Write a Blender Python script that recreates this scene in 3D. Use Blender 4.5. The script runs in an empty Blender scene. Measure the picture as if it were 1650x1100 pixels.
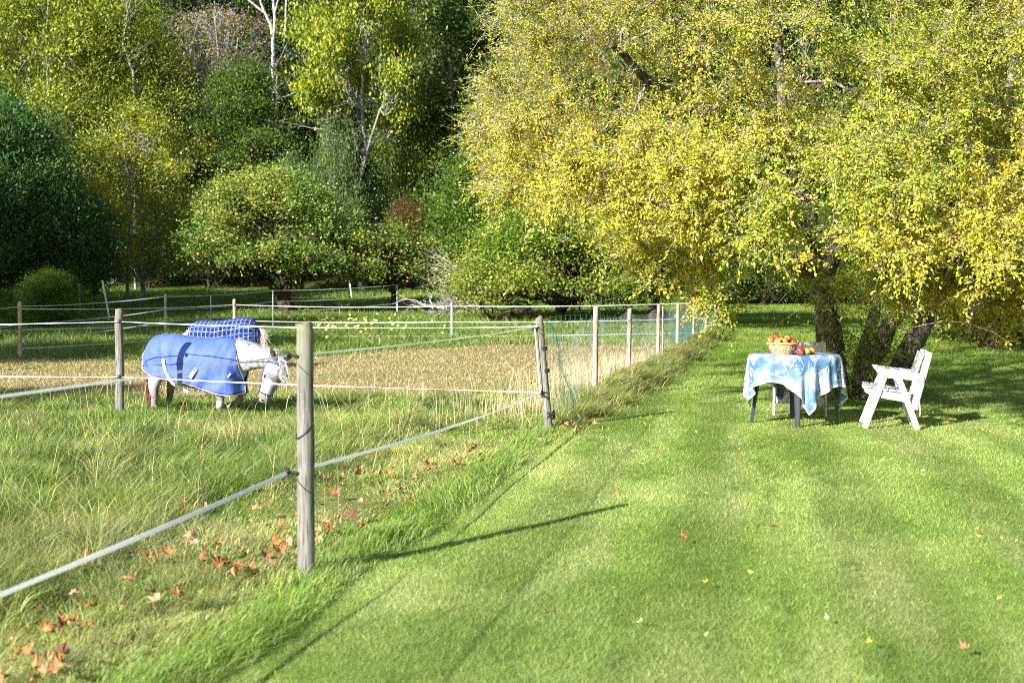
import bpy, bmesh, math, random
import numpy as np
from mathutils import Vector, Matrix
R = math.radians
sc = bpy.context.scene

# ------------------------------------------------------------------ camera
F = 2062.5                       # focal length in photograph pixels (45 mm on 36 mm)
PITCH = math.atan(71 / F)
EYE = 1.35
cam = bpy.data.objects.new('camera', bpy.data.cameras.new('camera'))
sc.collection.objects.link(cam)
sc.camera = cam
cam.location = (0, 0, EYE)
cam.rotation_euler = (R(90) - PITCH, 0, 0)
cam.data.lens = 45
cam.data.sensor_width = 36
cam.data.clip_end = 1000
cam.data.dof.use_dof = True
cam.data.dof.focus_distance = 14.0
cam.data.dof.aperture_fstop = 3.4

# ------------------------------------------------------------------ sky, sun, exposure
SUN_DIR = Vector((-0.63, -0.777, 0.0)).normalized() * math.cos(R(24)) + Vector((0, 0, math.sin(R(24))))
w = bpy.data.worlds.new("World")
sc.world = w
w.use_nodes = True
nt = w.node_tree
sky = nt.nodes.new('ShaderNodeTexSky')
sky.sky_type = 'NISHITA'
sky.sun_disc = False
sky.sun_elevation = R(24)
sky.sun_rotation = math.atan2(SUN_DIR.x, SUN_DIR.y)
bg = nt.nodes['Background']
bg.inputs['Strength'].default_value = 0.07
nt.links.new(sky.outputs['Color'], bg.inputs['Color'])
sun = bpy.data.objects.new('sun', bpy.data.lights.new('sun', 'SUN'))
sun.data.energy = 5.0
sun.data.angle = R(0.5)
sun.data.color = (1.0, 0.965, 0.91)
sun.rotation_euler = SUN_DIR.to_track_quat('Z', 'Y').to_euler()
sc.collection.objects.link(sun)
sc.view_settings.view_transform = 'Standard'
sc.view_settings.look = 'None'
sc.view_settings.exposure = 1.5
sc.view_settings.gamma = 1
sc.cycles.filter_width = 1.0
sc.cycles.use_denoising = False
sc.cycles.max_bounces = 6
sc.cycles.diffuse_bounces = 3
sc.cycles.transmission_bounces = 3
sc.cycles.transparent_max_bounces = 6
sc.cycles.glossy_bounces = 2

# ------------------------------------------------------------------ measuring helpers
def ray(px, py):
    a = (px - 825) / F
    b = (550 - py) / F
    return Vector((a, math.cos(PITCH) + b * math.sin(PITCH), -math.sin(PITCH) + b * math.cos(PITCH)))
def at(px, py, D):
    d = ray(px, py)
    t = D / d.y
    return Vector((d.x * t, D, EYE + d.z * t))

def hash2(ix, iy, s):
    n = (ix.astype(np.int64) * 374761393 + iy.astype(np.int64) * 668265263 + s * 1274126177) & 0x7fffffff
    n = ((n ^ (n >> 13)) * 1274126177) & 0x7fffffff
    return ((n ^ (n >> 16)) & 0xffff) / 65535.0
def vnoise(x, y, s=0):
    x = np.asarray(x, float); y = np.asarray(y, float)
    ix = np.floor(x); iy = np.floor(y)
    fx = x - ix; fy = y - iy
    fx = fx * fx * (3 - 2 * fx); fy = fy * fy * (3 - 2 * fy)
    a = hash2(ix, iy, s); b = hash2(ix + 1, iy, s); c = hash2(ix, iy + 1, s); d = hash2(ix + 1, iy + 1, s)
    return (a * (1 - fx) + b * fx) * (1 - fy) + (c * (1 - fx) + d * fx) * fy
def fbm(x, y, s=0, o=4):
    t = 0; a = 0.5; n = 0
    for k in range(o):
        t = t + a * vnoise(x * 2 ** k, y * 2 ** k, s + k * 17); n += a; a *= 0.5
    return t / n
def sstep(a, b, x):
    t = np.clip((np.asarray(x, float) - a) / (b - a), 0, 1)
    return t * t * (3 - 2 * t)

FENCE = [(-3.6, -7.5), (-2.3, -0.6), (-1.01, 6.24), (.29, 13.2), (1.12, 17.3), (1.87, 20.5), (2.85, 25.0), (3.72, 28.8), (4.6, 32.5), (5.45, 36.0), (6.3, 39.6)]
fy_ = [p[1] for p in FENCE]; fx_ = [p[0] for p in FENCE]
def fence_x(y):
    return np.interp(y, fy_, fx_)
def edge_x(y):                         # the edge of the mown lawn
    y = np.asarray(y, float)
    return fence_x(y) + 0.28 + 0.12 * (vnoise(y * 0.8, y * 0, 5) - .5) + 0.22 * sstep(14, 18, y) * (0.4 + vnoise(y * .45, y * 0, 9))
PY = [-400, 22, 30, 36, 44, 52, 70, 90, 130, 200, 320]
PZ = [0, 0, .10, .26, .5, .86, 2.0, 7.0, 20.0, 38, 60]
def base_z(x, y):
    x = np.asarray(x, float); y = np.asarray(y, float)
    z = (np.interp(y, PY, PZ) + np.interp(y - 2, PY, PZ) + np.interp(y + 2, PY, PZ)) / 3
    right = sstep(2, 9, x)             # the garden side climbs a little less
    z2 = z * (1 - 0.25 * right * (1 - sstep(60, 75, y)))
    return z2
def terrain(x, y):
    x = np.asarray(x, float); y = np.asarray(y, float)
    z = base_z(x, y)
    rough = 1 - sstep(-.3, .1, x - edge_x(y))
    near = 1 - sstep(17, 20, y)
    b = rough * near * (0.22 * (fbm(x * .7, y * .7, 3) - .5)) + rough * 0.10 * (fbm(x * .35, y * .35, 4) - .5)
    b = b * sstep(5, 8, y + 3 * vnoise(x, y * 0, 2)) if False else b
    lawn = (1 - rough) * 0.05 * (fbm(x * .5, y * .5, 8) - .5)
    bank = 0.12 * np.exp(-((x - fence_x(y) - .15) / .38) ** 2) * sstep(15, 18, y) * (1 - sstep(40, 42, y))
    return z + b + lawn + bank
def tz(x, y):
    return float(terrain(np.array([x]), np.array([y]))[0])
def ground(px, py, h=0.0):             # where the sight line through a photo point meets the ground (+h)
    d = ray(px, py)
    ys = np.geomspace(2.5, 130, 900)
    xs = d.x / d.y * ys; zs = EYE + d.z / d.y * ys
    g = terrain(xs, ys) + h
    k = np.argmax(zs < g)
    if zs[k] >= g[k]: k = len(ys) - 1
    return Vector((float(xs[k]), float(ys[k]), float(g[k] - h)))

# ------------------------------------------------------------------ object helpers
def link(o):
    sc.collection.objects.link(o); return o
def tag(o, label=None, cat=None, group=None, kind=None):
    if label: o['label'] = label
    if cat: o['category'] = cat
    if group: o['group'] = group
    if kind: o['kind'] = kind
    return o
def thing(name, loc, label, cat, group=None, rz=0):
    o = link(bpy.data.objects.new(name, None))
    o.empty_display_size = .2
    o.location = loc; o.rotation_euler = (0, 0, rz)
    return tag(o, label, cat, group)
class MB:
    def __init__(s): s.v = []; s.f = []; s.uv = {}
    def add(s, v, f):
        n = len(s.v); s.v += [tuple(p) for p in v]; s.f += [tuple(i + n for i in q) for q in f]; return s
    def box(s, c, d, M=None):
        x, y, z = d[0] / 2, d[1] / 2, d[2] / 2
        vs = [Vector((a * x, b * y, e * z)) for e in (-1, 1) for b in (-1, 1) for a in (-1, 1)]
        if M is not None: vs = [M @ p for p in vs]
        vs = [p + Vector(c) for p in vs]
        return s.add(vs, [(0, 2, 3, 1), (4, 5, 7, 6), (0, 1, 5, 4), (2, 6, 7, 3), (0, 4, 6, 2), (1, 3, 7, 5)])
    def plank(s, a, b, wd, th, up=(0, 0, 1)):      # board from a to b, width wd (across `up` x dir), thickness th along up
        a = Vector(a); b = Vector(b); d = (b - a).normalized(); u = Vector(up); sd = d.cross(u).normalized(); u = sd.cross(d).normalized()
        vs = [p + sd * (i * wd / 2) + u * (j * th / 2) for p in (a, b) for (i, j) in ((-1, -1), (1, -1), (1, 1), (-1, 1))]
        return s.add(vs, [(0, 1, 2, 3), (7, 6, 5, 4), (0, 4, 5, 1), (1, 5, 6, 2), (2, 6, 7, 3), (3, 7, 4, 0)])
    def tube(s, pts, rad, n=8, cap=True, flat=None):
        pts = [Vector(p) for p in pts]; rad = rad if hasattr(rad, '__len__') else [rad] * len(pts)
        ref = Vector((0, 0, 1)); vs = []
        for i, p in enumerate(pts):
            t = (pts[min(i + 1, len(pts) - 1)] - pts[max(i - 1, 0)]).normalized()
            if i == 0:
                a = t.cross(ref)
                if a.length < .2: a = t.cross(Vector((1, 0, 0)))
            a = (a - t * a.dot(t)).normalized(); b = t.cross(a)
            for k in range(n):
                q = 2 * math.pi * k / n
                vs.append(p + (a * math.cos(q) + b * math.sin(q)) * rad[i])
        fs = [(i * n + k, i * n + (k + 1) % n, (i + 1) * n + (k + 1) % n, (i + 1) * n + k) for i in range(len(pts) - 1) for k in range(n)]
        if cap: fs += [tuple(range(n))[::-1], tuple((len(pts) - 1) * n + k for k in range(n))]
        return s.add(vs, fs)
    def build(s, name, mat, parent=None, smooth=True, bevel=0):
        me = bpy.data.meshes.new(name); me.from_pydata(s.v, [], s.f)
        if bevel:
            bm = bmesh.new(); bm.from_mesh(me)
            bmesh.ops.bevel(bm, geom=bm.edges[:], offset=bevel, segments=2, affect='EDGES'); bm.to_mesh(me); bm.free()
        if smooth:
            me.polygons.foreach_set('use_smooth', [True] * len(me.polygons))
        me.materials.append(mat)
        if smooth and bevel == 0 and len(s.f) < 60000:
            try: me.set_sharp_from_angle(angle=R(45))
            except Exception: pass
        o = link(bpy.data.objects.new(name, me))
        if parent is not None: o.parent = parent
        return o
def bigmesh(name, verts, quads=None, tris=None, cols=None, smooth=False):
    """numpy arrays -> one mesh, with an optional colour per vertex"""
    me = bpy.data.meshes.new(name)
    nq = 0 if quads is None else len(quads); ntr = 0 if tris is None else len(tris)
    loops = np.concatenate(([] if quads is None else [quads.ravel()]) + ([] if tris is None else [tris.ravel()])).astype(np.int32)
    starts = np.concatenate([np.arange(nq) * 4, nq * 4 + np.arange(ntr) * 3]).astype(np.int32)
    me.vertices.add(len(verts)); me.vertices.foreach_set('co', verts.astype(np.float32).ravel())
    me.loops.add(len(loops)); me.loops.foreach_set('vertex_index', loops)
    me.polygons.add(nq + ntr); me.polygons.foreach_set('loop_start', starts)
    if smooth: me.polygons.foreach_set('use_smooth', np.ones(nq + ntr, dtype=bool))
    if cols is not None:
        at_ = me.attributes.new('col', 'FLOAT_COLOR', 'POINT')
        c = np.ones((len(verts), 4), np.float32); c[:, :3] = cols
        at_.data.foreach_set('color', c.ravel())
    me.update(calc_edges=True)
    return me
def obj(name, me, mat, parent=None, loc=None):
    if not me.materials: me.materials.append(mat)
    o = link(bpy.data.objects.new(name, me))
    if parent is not None: o.parent = parent
    if loc is not None: o.location = loc
    return o

# ------------------------------------------------------------------ materials
def mat(name, base=(.5, .5, .5), rough=.6, spec=.3, build=None):
    m = bpy.data.materials.new(name); m.use_nodes = True
    t = m.node_tree; b = t.nodes['Principled BSDF']
    b.inputs['Base Color'].default_value = (*base, 1); b.inputs['Roughness'].default_value = rough
    b.inputs['Specular IOR Level'].default_value = spec
    if build: build(t, b)
    return m
def N(t, kind, **kw):
    n = t.nodes.new(kind)
    for k, v in kw.items():
        if k in n.inputs.keys(): n.inputs[k].default_value = v
        else: setattr(n, k, v)
    return n
def ramp(t, src, stops):
    r = t.nodes.new('ShaderNodeValToRGB'); e = r.color_ramp.elements
    while len(e) < len(stops): e.new(.5)
    for i, (p, c) in enumerate(stops):
        e[i].position = p; e[i].color = (*c, 1) if len(c) == 3 else c
    t.links.new(src, r.inputs[0]); return r.outputs[0]
def coords(t, scale=(1, 1, 1), out='Object'):
    tc = t.nodes.new('ShaderNodeTexCoord'); mp = t.nodes.new('ShaderNodeMapping')
    mp.inputs['Scale'].default_value = scale; t.links.new(tc.outputs[out], mp.inputs[0]); return mp.outputs[0]
def mixc(t, f, a, b, mode='MIX'):
    m = t.nodes.new('ShaderNodeMix'); m.data_type = 'RGBA'; m.blend_type = mode
    for s, v in ((m.inputs[0], f), (m.inputs[6], a), (m.inputs[7], b)):
        if hasattr(v, 'links') or isinstance(v, bpy.types.NodeSocket): t.links.new(v, s)
        elif isinstance(v, (int, float)): s.default_value = v
        else: s.default_value = (*v, 1)
    return m.outputs[2]
def bump(t, b, h, strength=.4, dist=.01):
    n = t.nodes.new('ShaderNodeBump'); n.inputs['Strength'].default_value = strength; n.inputs['Distance'].default_value = dist
    t.links.new(h, n.inputs['Height']); t.links.new(n.outputs[0], b.inputs['Normal'])

def leafy(name, trans=.35, rough=.5, spec=.25, tint=(1.25, 1.25, .5)):
    """leaves and blades: colour from the mesh, tinted by the object's own colour, some light passing through"""
    def f(t, b):
        a = t.nodes.new('ShaderNodeAttribute'); a.attribute_name = 'col'
        oi = t.nodes.new('ShaderNodeObjectInfo')
        c = mixc(t, 1.0, a.outputs['Color'], oi.outputs['Color'], 'MULTIPLY')
        t.links.new(c, b.inputs['Base Color'])
        tr = t.nodes.new('ShaderNodeBsdfTranslucent'); t.links.new(mixc(t, 1.0, c, tint, 'MULTIPLY'), tr.inputs[0])
        ms = t.nodes.new('ShaderNodeMixShader'); ms.inputs[0].default_value = trans
        t.links.new(b.outputs[0], ms.inputs[1]); t.links.new(tr.outputs[0], ms.inputs[2])
        t.links.new(ms.outputs[0], t.nodes['Material Output'].inputs[0])
    return mat(name, rough=rough, spec=spec, build=f)
M = {}
M['leaf'] = leafy('leaf')
M['needle'] = leafy('needle', trans=.12)
M['blade'] = leafy('grass blade', trans=.38, rough=.5, spec=.3, tint=(1.05, 1.15, .7))
def bark(name, a, b, c, sc_=14, lichen=None):
    def f(t, p):
        co = coords(t, (sc_, sc_, sc_ * .22))
        n = N(t, 'ShaderNodeTexNoise', Scale=1.0, Detail=6.0, Roughness=.7); t.links.new(co, n.inputs[0])
        v = N(t, 'ShaderNodeTexVoronoi', Scale=1.6, feature='DISTANCE_TO_EDGE'); t.links.new(co, v.inputs[0])
        col = ramp(t, n.outputs[0], [(.3, a), (.5, b), (.72, c)])
        col = mixc(t, ramp(t, v.outputs[0], [(0, (1, 1, 1)), (.14, (0, 0, 0))]), col, tuple(q * .35 for q in a))
        if lichen:
            n2 = N(t, 'ShaderNodeTexNoise', Scale=7.0, Detail=5.0); t.links.new(coords(t), n2.inputs[0])
            col = mixc(t, ramp(t, n2.outputs[0], [(.52, (0, 0, 0)), (.62, (1, 1, 1))]), col, lichen)
        t.links.new(col, p.inputs['Base Color']); bump(t, p, n.outputs[0], .8, .02)
    return mat(name, rough=.9, spec=.1, build=f)
M['bark'] = bark('old bark', (.05, .04, .03), (.13, .105, .08), (.28, .25, .21), lichen=(.20, .20, .14))
M['bark_dark'] = bark('dark bark', (.03, .022, .016), (.08, .055, .04), (.15, .11, .085))
M['bark_grey'] = bark('grey bark', (.16, .15, .14), (.30, .29, .27), (.45, .43, .40))
M['bark_white'] = bark('birch bark', (.25, .24, .22), (.62, .60, .57), (.8, .78, .75), 6)
M['twig'] = bark('twig bark', (.20, .165, .14), (.34, .29, .25), (.50, .44, .39), 30)
M['dead'] = bark('dead wood', (.2, .18, .16), (.38, .35, .32), (.55, .52, .48), 20)
# ------------------------------------------------------------------ the ground, one sheet
def zone_cols(x, y):
    """colour of the turf: lawn, rough paddock, dried cut grass"""
    L = sstep(-.08, .08, x - edge_x(y)) * (y < 60)
    n1 = fbm(x * .55, y * .45, 21); n2 = fbm(x * 2.2, y * 1.6, 31); n3 = fbm(x * .22 + 9, y * .2, 41, 3)
    k = np.clip((n1 - .35) * 2.4 * .6 + (n2 - .35) * 1.1, 0, 1)[:, None]
    lawn = (1 - k) * np.array([.185, .275, .055]) + k * np.array([.375, .44, .145])
    u_ = x - .175 * y                                  # mowing stripes run beside the fence
    st_ = .5 + .5 * np.tanh(2.2 * np.sin(2 * math.pi * u_ / .94 + 1.2 * (vnoise(y * .3, y * 0, 5) - .5)))
    lawn = lawn * (1 + .30 * (st_ - .5) * (1 - sstep(18, 26, y)))[:, None]
    pale = sstep(.55, .7, fbm(u_ * 2.6 + 7, y * .35, 57))[:, None]; lawn = lawn * (1 - .35 * pale) + np.array([.42, .44, .19]) * .35 * pale
    dk = sstep(.54, .66, fbm(u_ * 1.5 + 40, y * .6, 51))[:, None]
    lawn = lawn * (1 - .55 * dk) + np.array([.13, .22, .035]) * .55 * dk
    # faint wheel tracks of the mower
    for a in ((-.40, 4), (.25, 4), (.62, 4), (-.85, 4)):
        xt = a[0] + .175 * y + .03 * np.sin(y * 2.1) + .10 * (vnoise(y * .9, y * 0 + a[0] * 5, 66) - .5)
        tr = np.exp(-((x - xt) / .055) ** 2) * sstep(.38, .7, vnoise(x * 1.5 + a[0] * 9, y * 1.9, 61)) * sstep(.2, .5, vnoise(x * 9, y * 7, 63))
        lawn = lawn * (1 - .45 * tr[:, None]) + np.array([.08, .13, .025]) * .45 * tr[:, None]
    far = sstep(17, 26, y)[:, None]
    lawn = lawn * (1 - far) + far * ((1 - k) * np.array([.12, .20, .027]) + k * np.array([.22, .28, .055]))
    kk = np.clip((n1 - .32) * 1.9 + (n2 - .45), 0, 1)[:, None]
    rough = (1 - kk) * np.array([.13, .21, .03]) + kk * np.array([.37, .39, .13])
    st = sstep(.55, .72, fbm(x * .9 + 5, y * .7, 71))[:, None]
    rough = rough * (1 - .45 * st) + np.array([.36, .33, .15]) * .45 * st
    dk2 = (sstep(.56, .68, fbm(x * 1.3 + 15, y * 1.0, 95)) * sstep(.9, 1.5, edge_x(y) - x))[:, None]; rough = rough * (1 - .75 * dk2) + np.array([.05, .11, .018]) * .75 * dk2  # dark hollows in the grass put into the turf colour
    lush = np.exp(-((edge_x(y) - x - .12) / .26) ** 2)[:, None] * .8; rough = rough * (1 - lush) + np.array([.15, .26, .035]) * lush
    hy = y + 3.0 * (fbm(x * .35, y * .35, 81) - .5)
    top = 26.0 + sstep(-6, -1, x) * 5.5
    hay = sstep(17.4, 18.6, hy) * (1 - sstep(top - .8, top + 1.0, hy))
    bare = sstep(.48, .75, n2)[:, None]
    hc = (1 - bare) * np.array([.36, .30, .155]) + bare * np.array([.32, .27, .12])
    gr = sstep(.60, .70, fbm(x * .6 + 3, y * .6, 91))[:, None]
    hc = hc * (1 - .5 * gr) + np.array([.24, .27, .07]) * .5 * gr
    back = (1 - kk) * np.array([.10, .17, .025]) + kk * np.array([.21, .26, .06])
    pad = np.where((hy > 20)[:, None], back, rough)
    pad = pad * (1 - hay[:, None]) + hc * hay[:, None]
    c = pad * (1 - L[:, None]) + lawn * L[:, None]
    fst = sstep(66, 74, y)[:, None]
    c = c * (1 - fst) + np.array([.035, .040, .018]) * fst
    return c, L, hay

def axis(lo, hi, c, d0, g):
    out = [c]; d = d0
    while out[-1] < hi: out.append(out[-1] + d); d *= g
    neg = [c]; d = d0
    while neg[-1] > lo: neg.append(neg[-1] - d); d *= g
    return np.array(neg[::-1] + out[1:])
gx = axis(-420, 420, 0, .10, 1.022); gy = axis(-200, 330, 6, .10, 1.016)
X, Y = np.meshgrid(gx, gy); X = X.ravel(); Y = Y.ravel()
Z = terrain(X, Y) - .015
nx = len(gx); ny = len(gy)
ii = (np.arange(ny - 1)[:, None] * nx + np.arange(nx - 1)[None, :]).ravel()
q = np.stack([ii, ii + 1, ii + nx + 1, ii + nx], 1)
gc = zone_cols(X, Y)[0]
def turf(t, p):
    a = t.nodes.new('ShaderNodeAttribute'); a.attribute_name = 'col'
    n = N(t, 'ShaderNodeTexNoise', Scale=9.0, Detail=8.0, Roughness=.75); t.links.new(coords(t), n.inputs[0])
    n2 = N(t, 'ShaderNodeTexNoise', Scale=70.0, Detail=4.0, Roughness=.7); t.links.new(coords(t), n2.inputs[0])
    f = mixc(t, .5, n.outputs[0], n2.outputs[0])
    c = mixc(t, 1.0, a.outputs['Color'], ramp(t, f, [(.34, (.42, .42, .40)), (.62, (1.1, 1.1, 1.0))]), 'MULTIPLY')
    t.links.new(c, p.inputs['Base Color']); bump(t, p, f, .9, .05)
M['turf'] = mat('turf', rough=.95, spec=.05, build=turf)
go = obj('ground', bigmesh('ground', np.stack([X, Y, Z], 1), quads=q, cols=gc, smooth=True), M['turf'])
tag(go, 'grassy ground of lawn, paddock and wooded slope', 'ground', kind='structure')

# ------------------------------------------------------------------ grass
rng = np.random.default_rng(7)
def blades(x, y, h, wd, col, lean, two=True, curl=.5, dirb=None):
    n = len(x); z = terrain(x, y) - .02
    a = rng.uniform(0, 2 * math.pi, n); cx, cy = np.cos(a), np.sin(a)
    la = rng.uniform(0, 2 * math.pi, n)
    if dirb is not None: la = np.where(rng.random(n) < .75, dirb + rng.normal(0, .6, n), la)
    l = np.abs(lean * (0.4 + .8 * rng.random(n)))
    lx, ly = np.cos(la) * l * h, np.sin(la) * l * h
    hz = h * np.sqrt(np.clip(1 - (l * .75) ** 2, .12, 1))
    B = np.stack([x, y, z], 1); W = np.stack([cx, cy, 0 * cx], 1) * (wd / 2)[:, None]
    if two:
        Mi = B + np.stack([lx * .32, ly * .32, hz * .62], 1)
        T = B + np.stack([lx, ly, hz], 1)
        v = np.stack([B - W, B + W, Mi - W * .8, Mi + W * .8, T], 1).reshape(-1, 3)
        i = np.arange(n) * 5
        qd = np.stack([i, i + 1, i + 3, i + 2], 1); tr = np.stack([i + 2, i + 3, i + 4], 1)
        return v, qd, tr, np.repeat(col, 5, 0)
    T = B + np.stack([lx, ly, hz], 1)
    v = np.stack([B - W, B + W, T], 1).reshape(-1, 3); i = np.arange(n) * 3
    return v, None, np.stack([i, i + 1, i + 2], 1), np.repeat(col, 3, 0)
def scatter(n, y0, y1, l=.43, m=1.2):
    y = y0 * (y1 / y0) ** rng.random(n)
    x = rng.uniform(-1, 1, n) * (l * y + m)
    return x, y
def jitter(c, s=.22, hue=.12):
    n = len(c); v = np.exp(rng.normal(0, s, n))[:, None]
    hv = rng.normal(0, hue, n)
    out = c * v; out[:, 0] *= np.exp(hv); out[:, 2] *= np.exp(-hv)
    return np.clip(out, .004, .75)
def cut(k, *a): return [q[k] for q in a]
# lawn: short mown blades, wider and fewer with distance
x, y = scatter(1150000, 3.9, 60)
k = x > edge_x(y); x, y = cut(k, x, y)
c, L, hay = zone_cols(x, y)
dist = np.hypot(x, y)
h = (.013 + .018 * fbm(x * .9, y * .9, 12)) * (.6 + .8 * rng.random(len(x))) * (1 + .9 * sstep(17, 24, y)) * (1 + .02 * dist)
wd = .0022 * (dist / 5) * (.7 + .6 * rng.random(len(x)))
v, qd, tr, cc = blades(x, y, h, wd, jitter(c * 1.12, .25, .12), .9, two=False)
tag(obj('lawn_grass', bigmesh('lawn_grass', v, None, tr, cc), M['blade']), 'short mown grass of the lawn', 'grass', kind='stuff')
# paddock: shaggy blades near, dry cut stubble, green again beyond
x, y = scatter(620000, 3.6, 19.5)
k = x < edge_x(y) + .03 * rng.random(len(x)); x, y = cut(k, x, y)
c, L, hay = zone_cols(x, y)
dist = np.hypot(x, y)
cl = fbm(x * 1.6, y * 1.6, 14)
edge = sstep(1.4, .1, edge_x(y) - x)
h = (.06 + .17 * np.clip(cl - .3, 0, 1) * 2) * (.5 + .9 * rng.random(len(x)))
de = edge_x(y) - x
h *= 1 - .75 * hay; h *= 1 - .45 * sstep(12.8, 14.5, y); h *= 1 - .72 * sstep(1.9, 1.0, de) * (y < 14)
h += .055 * np.exp(-((de - .14) / .17) ** 2) * (.6 + .7 * rng.random(len(x)))
wd = .0034 * (dist / 6) ** .8 * (.6 + .8 * rng.random(len(x)))
dry = rng.random(len(x)) < .09 + .12 * sstep(1.9, 1.2, de) * (de > .4) + .5 * hay
c = np.where(dry[:, None], np.array([.48, .41, .21]), c * 1.1)
dirb = 2 * math.pi * fbm(x * .45, y * .45, 77, 2) * 2.0
v, qd, tr, cc = blades(x, y, h, wd, jitter(c, .30, .13), 1.05 + .25 * (cl - .5), dirb=dirb)
# tufts: blades fan out of common centres, so the paddock is clumpy with dark hollows between
tx, ty = scatter(5200, 3.8, 18.8); ok = edge_x(ty) - tx > .5; tx, ty = tx[ok], ty[ok]
ok = fbm(tx * .8, ty * .8, 44) > .40; tx, ty = tx[ok], ty[ok]
kn = 70; ta = rng.uniform(0, 2 * math.pi, (len(tx), kn)); tr_ = .02 + .05 * rng.random((len(tx), kn)); ts = .5 + .95 * rng.random(len(tx)) ** 1.5; ts *= 1 - .6 * sstep(1.9, 1.0, edge_x(ty) - tx); ts *= 1 - .45 * sstep(12.8, 14.5, ty)
X_ = (tx[:, None] + np.cos(ta) * tr_).ravel(); Y_ = (ty[:, None] + np.sin(ta) * tr_).ravel(); H_ = (np.repeat(ts, kn)) * (.14 + .17 * rng.random(len(X_)))
tc_ = zone_cols(tx, ty)[0] * np.exp(rng.normal(0, .34, (len(tx), 1))); tc_ = np.where((rng.random(len(tx)) < .2)[:, None], np.array([.34, .33, .14]), tc_)
pref = 2 * math.pi * fbm(tx * .5, ty * .5, 78, 2) * 2
dx_ = np.cos(ta) + .8 * np.cos(pref)[:, None]; dy_ = np.sin(ta) + .8 * np.sin(pref)[:, None]
v2, q2, t2, c2 = blades(X_, Y_, H_, .0030 * (np.hypot(X_, Y_) / 6) ** .8 * (.6 + .8 * rng.random(len(X_))), jitter(np.repeat(tc_, kn, 0), .18, .1), 1.25 + 0 * X_, dirb=np.arctan2(dy_, dx_).ravel())
o5 = len(v); v = np.concatenate([v, v2]); qd = np.concatenate([qd, q2 + o5]); tr = np.concatenate([tr, t2 + o5]); cc = np.concatenate([cc, c2])
tag(obj('rough_grass', bigmesh('rough_grass', v, qd, tr, cc), M['blade']), 'long shaggy grass of the paddock', 'grass', kind='stuff')
x, y = scatter(330000, 17, 66, .43, 3)
k = x < edge_x(np.minimum(y, 41)) + .02; x, y = cut(k, x, y)
c, L, hay = zone_cols(x, y); dist = np.hypot(x, y)
h = np.where(hay > .5, .05, .13) * (.5 + rng.random(len(x))) * (1 + .6 * (fbm(x * .6, y * .6, 15) - .5))
h = h * (1 + 1.2 * (hay <= .5) * sstep(.62, .75, fbm(x * .5, y * .9, 19)))
wd = .0042 * (dist / 8) * (.6 + .8 * rng.random(len(x)))
c = np.where((rng.random(len(x)) < .25 * (hay > .5) + .04)[:, None], np.array([.44, .37, .20]), c * 1.1)
v, qd, tr, cc = blades(x, y, h, wd, jitter(c, .22, .1), 1.1)
tag(obj('meadow_grass', bigmesh('meadow_grass', v, qd, tr, cc), M['blade']), 'dry cut hay stubble and green grass beyond the horses', 'grass', kind='stuff')
# tufts along the netting fence, with tan seed stalks behind them
def along(n, y0, y1, off, sd):
    y = rng.uniform(y0, y1, n); return fence_x(y) + off + rng.normal(0, sd, n), y
x, y = along(42000, 13.0, 36, .22, .17)
kk = (fbm(y * 1.3, x * .8, 25) > .38); x, y = cut(kk, x, y)
h = (.06 + .42 * np.clip(fbm(y * 1.5, x * 1.2, 26) - .32, 0, 1) + .10 * rng.random(len(x))) * sstep(12.5, 14.5, y)
c = np.where((rng.random(len(x)) < .42)[:, None], np.array([.40, .35, .16]), np.array([.16, .23, .04]))
v, qd, tr, cc = blades(x, y, h, .0075 * (y / 17), jitter(c, .3, .15), 1.25, dirb=-.6 + 3.4 * (fbm(x * 2.2, y * 2.2, 27, 2) - .5))
tag(obj('fence_tufts', bigmesh('fence_tufts', v, qd, tr, cc), M['blade']), 'overhanging tufts of grass under the netting fence', 'grass', kind='stuff')
x, y = along(1700, 14.2, 27, -.65, .34)
h = rng.uniform(.12, .48, len(x)) * (1 - .4 * sstep(20, 27, y)); c = np.tile(np.array([.60, .50, .31]), (len(x), 1))
v1, q1, t1, c1 = blades(x, y, h, .0042 * (y / 15), jitter(c, .2, .06), .28)
px_ = rng.uniform(-7, 1, 620); py_ = rng.uniform(6, 18.6, 620); ok = (px_ < edge_x(py_) - .5) & (px_ > -.43 * py_ - 1); px_, py_ = px_[ok], py_[ok]
h = rng.uniform(.25, .62, len(px_)); c = np.tile(np.array([.58, .49, .29]), (len(px_), 1))
v2, q2, t2, c2 = blades(px_, py_, h, .0028 * (py_ / 8), jitter(c, .2, .06), .5)
n1 = len(v1)
tag(obj('dry_stalks', bigmesh('dry_stalks', np.concatenate([v1, v2]), np.concatenate([q1, q2 + n1]), np.concatenate([t1, t2 + n1]), np.concatenate([c1, c2])), M['blade']), 'tall bleached grass stalks', 'grass stalks', kind='stuff')
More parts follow.
